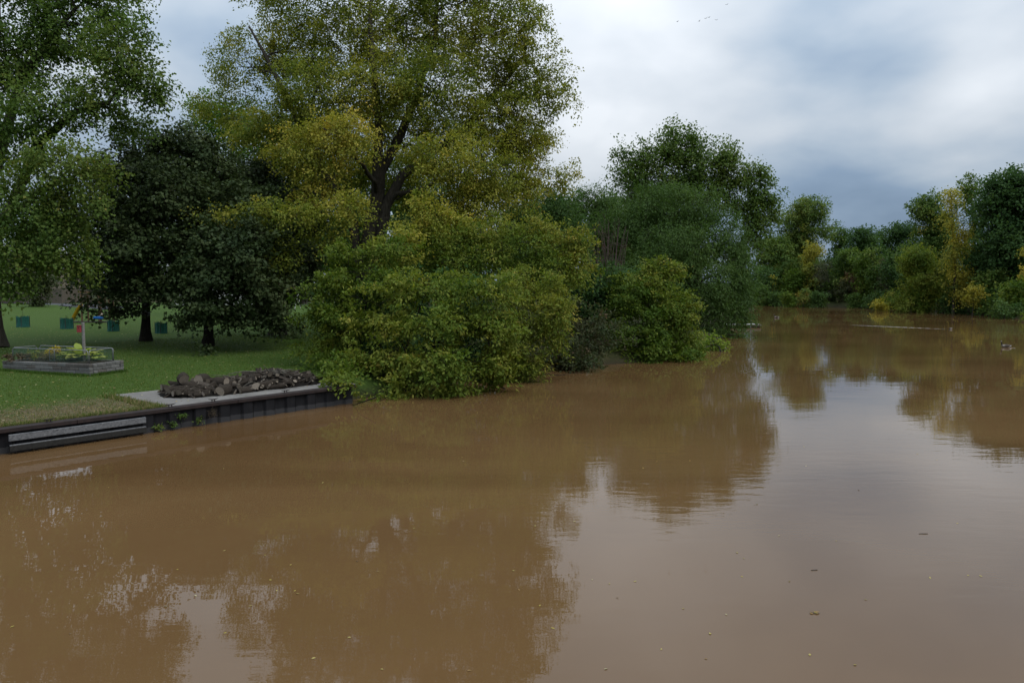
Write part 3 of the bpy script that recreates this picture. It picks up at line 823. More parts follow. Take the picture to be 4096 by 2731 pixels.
# ---- river shrubs
def shrub(name, label, roots, blobs, pal, seed, cat='shrub', rr=.07, **kw):
    pts = [on_ground(*q) for q in roots]; base = np.mean(pts, 0)
    st = []
    for i, p in enumerate(pts):
        tgt = np.array(blobs[i % len(blobs)][0])
        mid = (p * .55 + tgt * .45) + (0, 0, .3)
        st.append([(*p, rr), (*mid, rr * .7), (*(p * .2 + tgt * .8), rr * .35)])
    return tree(name, label, cat, base, st, blobs, pal, seed, **kw)
SH = dict(spd=6.0, k=36, sig=.30, flat=.30, L=.20, Wd=.11, up=.8, nsub=8, twig=.16, gap=.10, core=.14, droop=.35, fold=.12, gs=2.7, bark_m='bark_dark', inner=.5)
shrub('shrub', 'broad yellow green shrub leaning over the end of the river wall', [(-5.4, 37.2), (-5.0, 36.6), (-4.5, 37.2), (-4.2, 36.4)],
      B([(980, 660, 110, 60, 0), (1110, 690, 90, 60, -1), (880, 720, 90, 60, 0), (1010, 740, 100, 60, -2), (1130, 770, 80, 55, -1.5), (900, 800, 95, 60, -1.5), (1010, 830, 95, 55, -3), (1110, 840, 70, 48, -2), (940, 890, 80, 36, -3, .1), (850, 850, 70, 50, -1), (1000, 895, 60, 26, -3.2, .1, .8), (880, 920, 36, 20, -3.2, -.1, .9), (1050, 890, 70, 30, -2.6, 0, 1), (1130, 875, 60, 30, -1.6, -.05, 1), (960, 870, 80, 40, -2, -.1, 1), (800, 880, 50, 28, -5.2, -.12, .9), (850, 905, 50, 24, -4.6, -.1, .9), (780, 850, 40, 30, -4, -.15, .9), (910, 925, 40, 14, -4, .05, .8)], 37),
      G_SHRUB, 61, yel=.38, **SH)
shrub('shrub', 'rounded green shrub beside the lawn at the far end of the log heap', [(-8.2, 38.6), (-7.6, 38.2), (-7.9, 39.2)],
      B([(800, 600, 80, 50, 1), (760, 680, 80, 60, 0), (850, 640, 80, 60, 0), (730, 760, 55, 60, 0), (800, 750, 75, 60, -1), (760, 840, 60, 50, -1.5, -.1), (820, 870, 60, 30, -3, -.1), (890, 570, 70, 40, 1)], 39.5),
      G_SHRUB, 67, yel=.2, **SH)
shrub('willow_shrub', 'pale yellow green willow shrub arching over the water', [(-.6, 40.6), (-.2, 40.2), (-.9, 41)],
      B([(1210, 650, 75, 45, 0), (1270, 720, 60, 50, -.5), (1200, 720, 75, 55, -.5), (1250, 770, 55, 40, -.5), (1180, 800, 60, 50, -1), (1285, 690, 40, 40, 0), (1210, 840, 45, 36, -1), (1160, 850, 50, 30, -.8, -.2)], 40),
      G_SHRUB, 71, yel=.56, spd=4.5, k=30, sig=.28, flat=.4, L=.22, Wd=.07, up=.6, nsub=7, twig=.25, gap=-.35, droop=.6, gs=3, bark_m='bark_dark')
shrub('small_tree', 'yellow green small tree behind the river shrubs under the cottonwood', [(-3.2, 46), (-1.5, 46.5), (.5, 46.8)],
      B([(1040, 560, 90, 45, 0), (1140, 530, 80, 45, 0, .1), (1240, 520, 60, 40, 0, .2), (1300, 560, 60, 45, 0, .25), (1200, 580, 100, 50, -1), (1100, 610, 100, 50, -1), (1330, 615, 45, 36, 0, .2), (1270, 630, 80, 45, -1, .1), (960, 590, 70, 45, 0), (1330, 560, 30, 28, 0, 0)], 47),
      G_SHRUB, 73, cat='tree', rr=.1, yel=.36, spd=3.0, k=28, sig=.36, flat=.4, L=.22, Wd=.10, up=.7, nsub=7, twig=.2, gap=-.38, droop=.4, gs=2.4, bark_m='bark')
shrub('bramble', 'dark tangled bramble with reddish leaves at the water edge between shrubs', [(.6, 43.4), (2.4, 44.6), (4.2, 46.4)],
      B([(1260, 830, 55, 30, 0, .25), (1310, 800, 60, 40, 0), (1370, 760, 60, 50, 1), (1340, 830, 50, 24, -1), (1200, 850, 40, 22, -1, .3), (1290, 740, 50, 40, 2)], 44.5),
      G_RED, 79, yel=.22, spd=4, k=24, sig=.3, flat=.5, L=.18, Wd=.12, nsub=6, twig=.25, gap=-.5, bark_m='bark_red')
shrub('undergrowth_shrub', 'deep green undergrowth in the shade between the two river shrubs', [(4, 51), (6, 52), (8, 53)],
      B([(1330, 690, 60, 60, 0), (1390, 650, 50, 50, 0), (1380, 720, 60, 60, 0), (1300, 640, 50, 40, 1), (1440, 640, 40, 35, 3)], 52),
      G_DARK, 83, yel=.35, spd=3, k=26, sig=.35, flat=.5, L=.22, Wd=.14, nsub=6, twig=.2, gap=-.5, bark_m='bark_dark')
shrub('undergrowth_shrub', 'dark shrub added behind the yellow green waterside shrub to darken its gaps', [(-6.4, 40.6), (-4.2, 40.4), (-2.2, 41)],
      B([(800, 700, 80, 60, 0), (900, 680, 90, 60, 1), (1010, 680, 90, 60, 1), (1110, 690, 80, 60, 1), (860, 790, 90, 60, 0), (980, 790, 90, 60, 0), (1090, 790, 80, 60, 0), (930, 860, 90, 34, -1), (1060, 860, 90, 32, -1), (1170, 840, 50, 30, 0), (790, 800, 50, 50, 0)], 41),
      G_DARK, 85, yel=.2, spd=1.9, k=26, sig=.38, flat=.5, L=.24, Wd=.15, nsub=6, twig=.2, gap=-.6, bark_m='bark_dark')  # dark foliage added so the gaps in the shrub ahead look shaded
b6 = B([(1500, 640, 55, 45, 1, .1), (1440, 680, 65, 55, 0, -.15), (1540, 700, 60, 55, 0, .15), (1470, 750, 85, 60, -1, -.1), (1570, 760, 45, 55, 0, .15), (1500, 810, 80, 40, -2, -.1), (1430, 800, 50, 40, 0, -.2), (1580, 810, 42, 30, -1), (1530, 620, 28, 25, 1, .1), (1590, 700, 18, 40, 0, .3, .7)], 51)
shrub('elder_shrub', 'mounded green shrub overhanging the water in front of the dark willow', [(9.2, 51.6), (10, 51.8), (8.4, 51.4), (9.8, 52.4)], b6, G_SHRUB, 89, yel=.22, spd=4.2, k=34, sig=.36, flat=.34, L=.22, Wd=.13, up=.75, nsub=8, twig=.2, gap=-.15, droop=.4, gs=2.9, bark_m='bark_dark')
shrub('vine_mound', 'bright green vine draped mound dipping into the river', [(15.2, 55.5), (15.6, 56)], B([(1640, 785, 30, 22, 0, .25), (1655, 800, 20, 22, 0, .2), (1615, 800, 30, 24, 0), (1600, 825, 34, 14, -1, -.1)], 57), G_VINE, 97, cat='vine', yel=.35,
      spd=4.5, k=14, sig=.26, flat=.6, L=.19, Wd=.16, nsub=5, twig=.1, gap=-.8, droop=.8, inner=.8, bark_m='bark_dark')

# ---- trees along the left bank further on
Y8 = 76
b8 = B([(1500, 480, 90, 60, 0), (1600, 470, 80, 50, 1), (1420, 520, 70, 60, 0), (1560, 560, 110, 70, -3), (1660, 540, 75, 65, -1), (1470, 620, 90, 70, -3), (1600, 650, 100, 70, -4), (1690, 620, 50, 70, -2), (1660, 710, 60, 50, -4), (1560, 720, 80, 55, -4), (1700, 690, 36, 55, -3), (1640, 760, 50, 24, -5), (1690, 765, 45, 16, -6, 0, .8), (1540, 440, 60, 35, 2)], Y8)
simple_tree('willow_tree', 'dark drooping willow hanging over the river behind the green mound', 1590, Y8, b8, [(0.032, .064, .017), (.050, .090, .023), (.08, .116, .03)], 101, r=.45, spd=1.7, k=29, sig=.5, flat=.5, L=.30, Wd=.11, yel=.42, ysd=.14, nsub=7, twig=.15, gap=-.45, droop=.9, hang=.5, gs=1.7, core=.45)
Y7 = 90
b7 = B([(1560, 330, 60, 45, 0), (1600, 380, 65, 50, 0), (1500, 370, 55, 45, 0), (1450, 400, 45, 40, 0), (1430, 345, 22, 18, 0), (1660, 360, 38, 42, 0), (1690, 410, 45, 40, 0), (1740, 400, 30, 28, 0), (1755, 450, 40, 38, 0), (1720, 480, 50, 40, 0), (1560, 430, 80, 40, 0), (1460, 460, 50, 40, 0), (1640, 450, 60, 40, 0), (1770, 490, 22, 24, 0), (1740, 540, 40, 40, 0)], Y7)
simple_tree('plane_tree', 'tall olive green tree with lobed crown rising above the dark willow', 1600, Y7, b7, G_GRN, 103, r=.42, spd=1.7, k=30, sig=.55, flat=.65, L=.27, Wd=.25, yel=.32, ysd=.12, nsub=7, twig=.15, gap=-.33, gs=1.9)
simple_tree('willow_tree', 'rounded grey green willow crown behind the bare branched bush', 1365, 82, B([(1365, 450, 50, 36), (1330, 470, 30, 30), (1400, 490, 50, 40), (1370, 530, 60, 40)], 82), G_DARK, 107, r=.3, spd=1.8, k=30, sig=.5, flat=.5, L=.28, Wd=.12, yel=.7, nsub=5, twig=.1, gap=-.6, droop=.8)
# bare branched bush
p = on_ground(*atD(1400, 650, 63)[:2])
st = []
rb = np.random.default_rng(5)
for i in range(34):
    a = rb.uniform(-1, 1); q = atD(1398 + a * 62, 478 + abs(a) * 55 + rb.uniform(0, 40), 63 + rb.uniform(-1.5, 1.5))
    mid = p * .5 + q * .5 + rb.normal(size=3) * .25
    st.append([(*p, .05), (*mid, .028), (*q, .009)])
tree('dead_bush', 'leafless grey and reddish bush among the green shrubs', 'bush', p, st, B([(1395, 600, 45, 40, 0, .5, .35), (1410, 560, 35, 40, 0, .5, .25), (1380, 540, 40, 40, 0, .3, .1)], 63), [(.06, .035, .028), (.13, .05, .042), (.15, .06, .05)], 109, spd=1.6, k=10, sig=.3, L=.1, Wd=.03, bark_m='bark_bush', nsub=30, twig=.9, gap=-.9, twig_r=.02)

# ---- far bank
FB = dict(spd=.70, k=24, sig=.70, flat=.55, nsub=5, twig=.08, gap=-.42, gs=1.5, twig_r=.02)
fr = np.random.default_rng(77)
def far(name, label, cx, ytop, ybot, hw, Y, n, pal, seed, shape='round', r=.35, tint=0.0, **kw):
    a = dict(FB); a.update(L=.44, Wd=.36, yel=.4); a.update(kw)
    return simple_tree(name, label, cx, Y, auto_blobs(np.random.default_rng(seed), cx, ytop, ybot, hw, Y, n, shape, tint), pal, seed, r=r, **a)
far('broadleaf_tree', 'domed olive green tree at the bend of the river on the far bank', 1850, 458, 690, 84, 181, 16, G_GRN, 201, spd=.52, yel=.34)
far('broadleaf_tree', 'green tree beside the domed tree at the river bend', 1775, 545, 700, 60, 178, 10, G_GRN, 203, yel=.25)
far('broadleaf_tree', 'dark round headed tree across the river right of the domed tree', 1985, 520, 700, 55, 172, 11, G_DARK, 205, yel=.45)
far('broadleaf_tree', 'dark green tree forming the low skyline notch across the river', 2075, 512, 690, 55, 178, 11, G_DARK, 207, yel=.35)
far('broadleaf_tree', 'small dark tree filling the skyline between the two dark trees', 2030, 535, 690, 45, 185, 8, G_DARK, 209, yel=.6)
far('broadleaf_tree', 'low dark green tree behind the yellow saplings', 1925, 525, 690, 45, 190, 8, G_GRN, 211, yel=.12)
far('broadleaf_tree', 'olive tree with jagged top behind the tall yellow tree', 2140, 450, 700, 62, 150, 13, G_GRN, 213, yel=.3)
far('broadleaf_tree', 'tall olive tree rising right behind the yellow tree', 2235, 408, 650, 42, 146, 11, G_GRN, 215, yel=.38)
far('poplar_tree', 'tall slender yellow autumn poplar on the far bank', 2192, 432, 690, 40, 125, 14, G_YEL, 217, 'col', yel=.60, ysd=.14, L=.28, Wd=.24, gap=-.55, spd=.95, r=.2)
far('broadleaf_tree', 'massive dark green tree dominating the right hand far bank', 2325, 392, 725, 112, 122, 20, G_DARK, 219, 'col', yel=.3, spd=.62, r=.5)
far('broadleaf_tree', 'dark green tree further along the right bank', 2480, 400, 730, 110, 116, 13, G_DARK, 221, 'col', yel=.4, r=.45, spd=.45)
far('round_shrub', 'dome shaped yellow green bush overhanging the far water edge', 2110, 572, 716, 74, 131, 13, G_SHRUB, 225, yel=.42, L=.34, Wd=.24, spd=.95, sig=.5, r=.2, cat='shrub')
far('shrub', 'dark green bush at the foot of the yellow poplar', 2205, 640, 722, 50, 126, 8, G_DARK, 227, yel=.7, L=.34, Wd=.24, spd=.95, sig=.5, r=.15, cat='shrub')
far('shrub', 'light green bush at the right bank beneath the massive dark tree', 2335, 650, 722, 40, 112, 8, G_GRN, 229, yel=.42, L=.3, Wd=.22, spd=1.2, sig=.45, r=.12, cat='shrub', tint=.05)
far('sapling', 'bright yellow sapling standing in front of the domed tree', 1870, 562, 610, 30, 168, 6, G_YEL, 231, yel=.6, L=.32, Wd=.28, spd=.8, sig=.5, r=.1)
far('sapling', 'yellow green sapling by the path at the river bend', 1858, 605, 670, 26, 166, 6, G_YEL, 233, yel=.35, L=.32, Wd=.28, spd=.9, sig=.5, r=.1)
far('sapling', 'narrow golden sapling close to the bend of the river', 1776, 632, 680, 12, 170, 4, G_YEL, 235, yel=.65, L=.32, Wd=.28, spd=.9, sig=.45, r=.08)
far('shrub', 'orange leaved shrub low on the far bank', 1843, 668, 698, 20, 164, 6, [(.12, .10, .03), (.20, .14, .035), (.25, .13, .04)], 237, yel=.5, L=.3, Wd=.25, spd=.9, sig=.45, r=.08, cat='shrub')
far('shrub', 'low golden shrub at the foot of the dome shaped bush', 2026, 690, 714, 22, 139, 5, G_YEL, 239, yel=.62, L=.3, Wd=.25, spd=1.1, sig=.4, r=.07, cat='shrub')
far('sapling', 'golden yellow sapling leaning from beneath the massive dark tree', 2236, 652, 700, 26, 118, 6, G_YEL, 241, yel=.66, L=.3, Wd=.25, spd=.8, sig=.45, r=.08)
far('sapling', 'thin gold tinted sapling at the right picture side of the far bank', 2358, 560, 640, 16, 112, 5, G_YEL, 243, yel=.5, L=.3, Wd=.25, spd=.8, sig=.45, r=.08)
far('shrub', 'dull reddish brown shrub on the far bank', 1955, 625, 690, 36, 160, 7, G_RED, 245, yel=.45, L=.32, Wd=.25, spd=.9, sig=.5, r=.1, cat='shrub')
far('shrub', 'grey green twiggy shrub beside the reddish shrub', 1905, 600, 680, 34, 163, 7, [(.05, .06, .04), (.075, .075, .05), (.10, .08, .06)], 247, yel=.4, L=.2, Wd=.12, spd=.8, sig=.5, r=.1, cat='shrub')
far('shrub', 'grey twiggy shrub left of the dome shaped bush', 2035, 590, 690, 28, 150, 7, [(.045, .055, .035), (.07, .07, .045), (.09, .075, .055)], 249, yel=.4, L=.2, Wd=.12, spd=.8, sig=.5, r=.1, cat='shrub')
low = [(1750, 697), (1782, 698), (1812, 700), (1845, 701), (1880, 701), (1740, 690), (1765, 694), (1800, 694), (1822, 697), (1870, 692), (1895, 697), (1930, 697), (1965, 702), (2000, 704), (2060, 706), (2160, 706), (2190, 712), (2250, 716), (2285, 722), (2310, 728), (2380, 736)]
for i, (x, yb) in enumerate(low):
    ed = onz(x * K, (yb + 6) * K)
    far('bank_shrub', ['soft green', 'dark green', 'yellow green'][i % 3] + ' low shrub dipping towards the far water line', x, yb - fr.uniform(22, 46), yb + 5, fr.uniform(20, 30), ed[1] + 2.2, 5, [G_GRN, G_DARK, G_SHRUB][i % 3], 300 + i, yel=[.3, .7, .12][i % 3], L=.32, Wd=.25, spd=1.0, sig=.45, r=.07, cat='shrub', group='low shrubs along the far water line')

tall = [(1725, 640), (1750, 620), (1800, 600), (1830, 625), (1885, 600), (1915, 585), (1950, 575), (1985, 590), (2010, 570), (2060, 575), (2145, 580), (2170, 600), (2225, 560), (2260, 610), (2290, 620), (2350, 640)]
for i, (x, yt) in enumerate(tall):
    yb = float(np.interp(x, [q[0] for q in sorted(low)], [q[1] for q in sorted(low)])); ed = onz(x * K, (yb + 6) * K)
    far('thicket_tree', ['dull green', 'dark green', 'mid green', 'yellowish green'][i % 4] + ' understorey tree in the thicket lining the far bank', x, yt, yb - 2, 40 + 8 * math.sin(i * 2.3), ed[1] + 7.5 + 2 * math.cos(i * 1.7), 8, [G_GRN, G_DARK, G_GRN, G_SHRUB][i % 4], 340 + i, yel=[.2, .6, .35, .08][i % 4], spd=.62, r=.16, group='thicket along the far bank')
# ---- background woods: one tree shared by many spots behind the park and the far bank
protos = []
for q, (pal, yl) in enumerate(((G_GRN, .2), (G_DARK, .6))):
    rngp = np.random.default_rng(400 + q)
    bl = []
    for i in range(13):
        f = (i + .5) / 13; wd = math.sqrt(max(.1, 1 - (2 * f - .85) ** 2)); a = rngp.uniform(0, 6.28); rr = rngp.uniform(2.0, 3.0)
        bl.append(((math.cos(a) * 3.3 * wd * rngp.uniform(.4, 1), math.sin(a) * 3.3 * wd * rngp.uniform(.4, 1), 3.5 + f * 13.5), (rr, rr, rr * .8), rngp.normal() * .08))
    protos.append(tree('woodland_tree', 'x', 'tree', (0, 0, 0), [[(0, 0, 0, .35), (.1, 0, 6, .28), (0, .1, 12, .15), (0, 0, 17, .04)]], bl, pal, 410 + q, spd=.75, k=24, sig=.8, flat=.6, L=.50, Wd=.42, yel=yl, nsub=5, twig=.05, gap=-.5, gs=1.5))
def copy_tree(src, loc, rz, s, label, group):
    r = src.copy(); COL.objects.link(r); r.location = loc; r.rotation_euler = (0, 0, rz); r.scale = (s, s, s * fr.uniform(.9, 1.1))
    r['label'] = label; r['group'] = group
    for ch in src.children:
        c = ch.copy(); COL.objects.link(c); c.parent = r
    return r
bgs = [(-88, 122), (-78, 130), (-52, 132), (-44, 124), (-36, 134), (-26, 126), (-17, 132), (-8, 124), (0, 134), (8, 122), (16, 132), (-66, 138), (-30, 112), (-12, 110), (4, 108), (20, 116), (28, 128), (-98, 112), (-108, 98), (-100, 84), (-116, 74), (-92, 100), (-122, 90), (-112, 60), (-104, 108)]
bgr = [(60, 206), (74, 200), (86, 190), (98, 178), (104, 160), (112, 144), (118, 126), (96, 150), (92, 168), (70, 188), (44, 210), (28, 214), (10, 216), (-12, 218), (-36, 220), (122, 108), (110, 112)]
first = [True, True]
for i, (x, y) in enumerate(bgs + bgr):
    q = i % 2
    lab, grp = ('woodland tree in the wood behind the park lawn', 'wood behind the lawn') if i < len(bgs) else ('woodland tree in the wood behind the far bank', 'wood behind the far bank')
    s = fr.uniform(.8, 1.1) * (.9 if i < len(bgs) else .86)
    copy_tree(protos[q], (x, y, gz(x, y) - .1), fr.uniform(0, 6.28), s, lab, grp)
for pr in protos:
    for ch in list(pr.children): bpy.data.objects.remove(ch)
    bpy.data.objects.remove(pr)

# ================================================================== things on the bank
R = random.Random(12)
# ---- log heap on the concrete pad
PADZ = WALL_Z + 0.031
def heap_h(s, d):
    """surface of the heap above the pad"""
    e = lambda sc_, dc, ws, wd, h: h * max(0.0, 1 - ((s - sc_) / ws) ** 2 - ((d - dc) / wd) ** 2) ** 0.6
    return max(e(ss0 + 2.4, 2.7, 1.5, 1.35, .44), e(ss0 + 3.7, 2.6, 1.6, 1.4, .38), e(ss0 + 5.4, 2.6, 1.5, 1.45, .62), e(ss0 + 6.5, 2.6, 1.1, 1.3, .38))
mb = MB(); nS, nD = 46, 16
hs = np.linspace(ss0 + .7, ss0 + 7.7, nS); hd = np.linspace(1.2, 4.2, nD)
Vh = [wf(a, b, PADZ - .02 + .72 * heap_h(a, b) + (R.uniform(-.05, .05) if heap_h(a, b) > 0 else 0)) for a in hs for b in hd]
Fh = [(i * nD + j, (i + 1) * nD + j, (i + 1) * nD + j + 1, i * nD + j + 1) for i in range(nS - 1) for j in range(nD - 1)
      if any(heap_h(hs[a], hd[b]) > 0.02 for a in (i, i + 1) for b in (j, j + 1))]
mb.add(Vh, Fh); o = mb.build('heap_core', material('heap_core', simple((0.004, 0.0035, 0.003), (0.020, 0.017, 0.014), 14, 0.95, 0.1, 1.0, 0.05)))
tag(o, 'dark core mound added inside the log heap on the pad to close its gaps', 'core mound', kind='stuff')  # dark mound added under the logs so the heap has no see-through gaps
def log_mesh(seed, ecc=.1):
    q = np.random.default_rng(seed); sides = 14; n = 5
    pts = np.stack((q.normal(size=n) * .02, q.normal(size=n) * .02, np.linspace(-.5, .5, n)), 1)
    Vl = tube_verts(pts, np.full(n, 1.0), sides).reshape(n, sides, 3)
    pr = 1 + ecc * np.sin(np.arange(sides) * 2 * math.pi / sides * 2 + q.uniform(0, 6)) + q.normal(size=sides) * .06
    ctr = pts[:, None, :]
    Vl = ctr + (Vl - ctr) * pr[None, :, None] * (1 + q.normal(size=(n, 1, 1)) * .04)
    mb = MB(); mb.add(Vl.reshape(-1, 3), [tuple(f) for f in tube_faces(n, sides)])
    rim0, rim1 = Vl[0], Vl[-1]
    def face(rim, sgn):
        m2 = MB(); c = rim.mean(0)
        ring = c + (rim - c) * .965 + np.array((0, 0, sgn * .004)); ring2 = c + (rim - c) * .45 + np.array((0, 0, -sgn * .006))
        ns = len(rim)
        m2.add(list(ring) + list(ring2) + [c], [(i, (i + 1) % ns, ns + (i + 1) % ns, ns + i) for i in range(ns)] + [(ns + i, ns + (i + 1) % ns, 2 * ns) for i in range(ns)])
        return m2
    return mb, face(rim0, -1), face(rim1, 1)
proto_log = []
for k_ in range(6):
    a, b, c = log_mesh(700 + k_, R.uniform(.03, .12))
    lo = a.build('log', MT['wood_log'], smooth=True)
    f1 = b.build('cut_face', MT['wood_cut'], lo); f2 = c.build('cut_face', MT['wood_cut'], lo)
    proto_log.append(lo)
proto_split = []
for k_ in range(6):
    q = np.random.default_rng(720 + k_); mb = MB()
    tri = np.array([(-1, -.5), (1, -.6), (.7, .25), (.15, .75), (-.5, .45)]) * q.uniform(.75, 1.2, (5, 2))
    rings = []
    for z in (-.5, -.2, .15, .5):
        rings += [(x + q.normal() * .06, y + q.normal() * .06, z + q.normal() * .015) for x, y in tri]
    Fs = []; mi = []
    for i in range(3):
        for j in range(5): Fs.append((i * 5 + j, i * 5 + (j + 1) % 5, (i + 1) * 5 + (j + 1) % 5, (i + 1) * 5 + j)); mi.append(0 if j in (2, 3) else 1)
    Fs += [tuple(range(5))[::-1], tuple(range(15, 20))]; mi += [2, 2]
    for f, m_ in zip(Fs, mi): pass
    mb.add(rings, Fs); mb.m = mi
    proto_split.append(mb.build('split_log', [MT['wood_log'], MT['wood_split'], MT['wood_cut']]))
from mathutils import Matrix
def place(src, p, axis_, rad, length, label, cat, group):
    o = src.copy(); COL.objects.link(o)
    q = Vector(axis_).normalized().to_track_quat('Z', 'X')
    o.rotation_mode = 'QUATERNION'; from mathutils import Quaternion
    o.rotation_quaternion = q @ Quaternion((0, 0, 1), R.uniform(0, 6.28))
    o.scale = (rad, rad, length); o.location = p
    for ch in src.children:
        c = ch.copy(); COL.objects.link(c); c.parent = o
    tag(o, label, cat, group); return o
def hpoint(s, d, frac=1.0): return wf(s, d, PADZ + heap_h(s, d) * frac)
GL = 'logs heaped on the concrete pad'
fronts = [  # hand placed pieces along the open front: (ds, d, radius, length, angle to wall, z extra, label)
    (1.55, 2.55, .17, .55, 62, 0, 'thick round log facing the bare pad at the end of the heap'),
    (1.15, 2.75, .08, .35, 75, 0, 'short thin log lying alone at the tip of the heap'),
    (3.55, 1.42, .19, .55, 28, 0, 'thick barked log with a pale round cut end at the front of the heap'),
    (2.3, 1.55, .085, .62, 8, 0, 'long slim barked log lying along the front of the heap'),
    (2.55, 1.72, .09, .7, -6, .12, 'slim barked log resting on another slim log'),
    (4.75, 1.28, .11, .5, 12, 0, 'short straight barked log in front of the middle of the heap'),
    (6.3, 1.5, .16, .95, 5, .05, 'long pale brown log lying along the front of the heap'),
    (2.35, 3.0, .21, .5, 70, .36, 'big hollow ended log perched on top of the near heap'),
    (3.1, 2.5, .20, .65, 40, .36, 'stout ridged bark log leaning on top of the near heap'),
    (3.9, 2.05, .18, .5, 115, .25, 'dark ended log facing the river halfway up the heap')]
for ds, d, r_, L_, an, ze, lab in fronts:
    a = math.radians(an); ax = A3[0] * math.cos(a) + A3[1] * math.sin(a) + np.array((0, 0, R.uniform(-.06, .06)))
    place(R.choice(proto_log), wf(ss0 + .35 + ds * .66, d, PADZ + r_ * .95 + ze), ax, r_, L_, lab, 'log', GL)
for i in range(110):
    for _ in range(50):
        s = ss0 + R.uniform(1.0, 7.4); d = 1.3 + 2.6 * R.random() ** 1.4
        if heap_h(s, d) > .10: break
    r_ = R.uniform(.06, .145) * (1 if s < ss0 + 4.6 else .72); a = R.uniform(0, 3.14)
    ax = A3[0] * math.cos(a) + A3[1] * math.sin(a) + np.array((0, 0, R.uniform(-.35, .35)))
    place(R.choice(proto_log), hpoint(s, d, R.uniform(.72, 1.0)), ax, r_, R.uniform(.4, .75), 'barked log piece jumbled in the heap on the concrete pad', 'log', GL)
for i in range(150):
    for _ in range(50):
        s = ss0 + R.uniform(1.0, 7.5); d = 1.25 + 2.7 * R.random() ** 1.5
        if heap_h(s, d) > .06: break
    r_ = R.uniform(.035, .085); a = R.uniform(0, 3.14)
    ax = A3[0] * math.cos(a) + A3[1] * math.sin(a) + np.array((0, 0, R.uniform(-.5, .6)))
    place(R.choice(proto_split), hpoint(s, d, R.uniform(.7, 1.08)), ax, r_, R.uniform(.3, .6), 'split firewood piece jumbled in the heap on the concrete pad', 'firewood', 'split firewood in the heap')
for pr in proto_log + proto_split:
    for ch in list(pr.children): bpy.data.objects.remove(ch)
    bpy.data.objects.remove(pr)
for i in range(22):
    s = ss0 + R.uniform(4.2, 6.3) if i > 5 else ss0 + R.uniform(1.6, 4); d = R.uniform(1.8, 3.2); a = R.uniform(-.5, .9); L_ = R.uniform(.5, 1.7) if i > 5 else .5
    p0 = hpoint(s, d, .95); ax = A3[0] * math.cos(a) * R.choice((-1, 1)) + A3[1] * math.sin(a) + np.array((0, 0, R.uniform(.05, .35)))
    pts = [p0]
    for j in range(5):
        ax = unit(ax + np.array((R.uniform(-.3, .3), R.uniform(-.3, .3), R.uniform(-.28, .08)))); q = pts[-1] + ax * L_ / 5
        s_, d__ = float(np.dot(q[:2] - W0, tw)), float(np.dot(q[:2] - W0, nw)); q[2] = max(q[2], PADZ + .03 + heap_h(s_, d__) * .9)
        pts.append(q)
    r0 = R.uniform(.014, .03)
    mb = MB(); mb.tube(np.array(pts) - p0, np.linspace(r0, r0 * .4, 6), 6)
    o = mb.build('fallen_branch', MT['bark_pale'], loc=p0, smooth=True)
    tag(o, 'crooked bare branch thrown across the top of the log heap', 'branch', 'branches on the log heap')

# ---- raised bed of concrete blocks
ZTOP = 1.40
c1 = onz(358, 1457, ZTOP); c0 = onz(8, 1443, ZTOP)      # front corners of the top course
ub = unit((c1 - c0)[:2]); vb = np.array((-ub[1], ub[0]))
LBED = float(np.linalg.norm((c1 - c0)[:2])); DBED = 1.95
ZB = ZTOP - 4 * .15
AB = [np.array((ub[0], ub[1], 0)), np.array((vb[0], vb[1], 0)), np.array((0, 0, 1.0))]
O_ = np.array((c1[0], c1[1], ZB)) - AB[0] * LBED
def bf(x, y, z=0.0): return O_ + AB[0] * x + AB[1] * y + AB[2] * z
bed = empty('raised_bed', O_); tag(bed, 'low rectangular raised garden bed of grey concrete blocks on the lawn', 'raised bed')
bh, bw, bl = .15, .20, .50
for cse in range(4):
    def row(P0, du, dn, Ltot, off):
        x = 0.0; first_ = True
        while x < Ltot - .05:
            l_ = min((bl * off if first_ and off else bl) * R.uniform(.97, 1.03), Ltot - x); first_ = False
            g_ = R.uniform(.75, 1.15); tint = (.16 * g_, .157 * g_, .15 * g_) if R.random() > .25 else (.13 * g_, .118 * g_, .108 * g_)
            mb = MB(); ax = [du, dn, AB[2]]
            mb.box((0, 0, 0), (l_ - .012, bw, bh - .010), ax, tint, bev=.012)
            o = mb.build('block', MT['block'], bed, P0 + du * (x + l_ / 2) + dn * R.uniform(-.008, .008) + AB[2] * (bh * (cse + .5) + R.uniform(-.003, .003)) - O_)
            x += l_
    of = .5 if cse % 2 else 0
    row(bf(0, bw / 2), AB[0], AB[1], LBED, of)
    row(bf(LBED - bw / 2, bw + .006), AB[1], AB[0], DBED - 2 * bw, of)
    row(bf(0, DBED - bw / 2 ), AB[0], AB[1], LBED, of)
    row(bf(bw / 2, bw + .006), AB[1], AB[0], DBED - 2 * bw, of)
mb = MB(); nS, nD = 30, 14
xs = np.linspace(bw + .005, LBED - bw - .005, nS); ys = np.linspace(bw + .005, DBED - bw - .005, nD)
mb.add([bf(a, b, bh * 4 - .05 + R.uniform(0, .06)) - O_ for a in xs for b in ys], [(i * nD + j, (i + 1) * nD + j, (i + 1) * nD + j + 1, i * nD + j + 1) for i in range(nS - 1) for j in range(nD - 1)])
mb.build('soil', MT['soil'], bed, smooth=True)
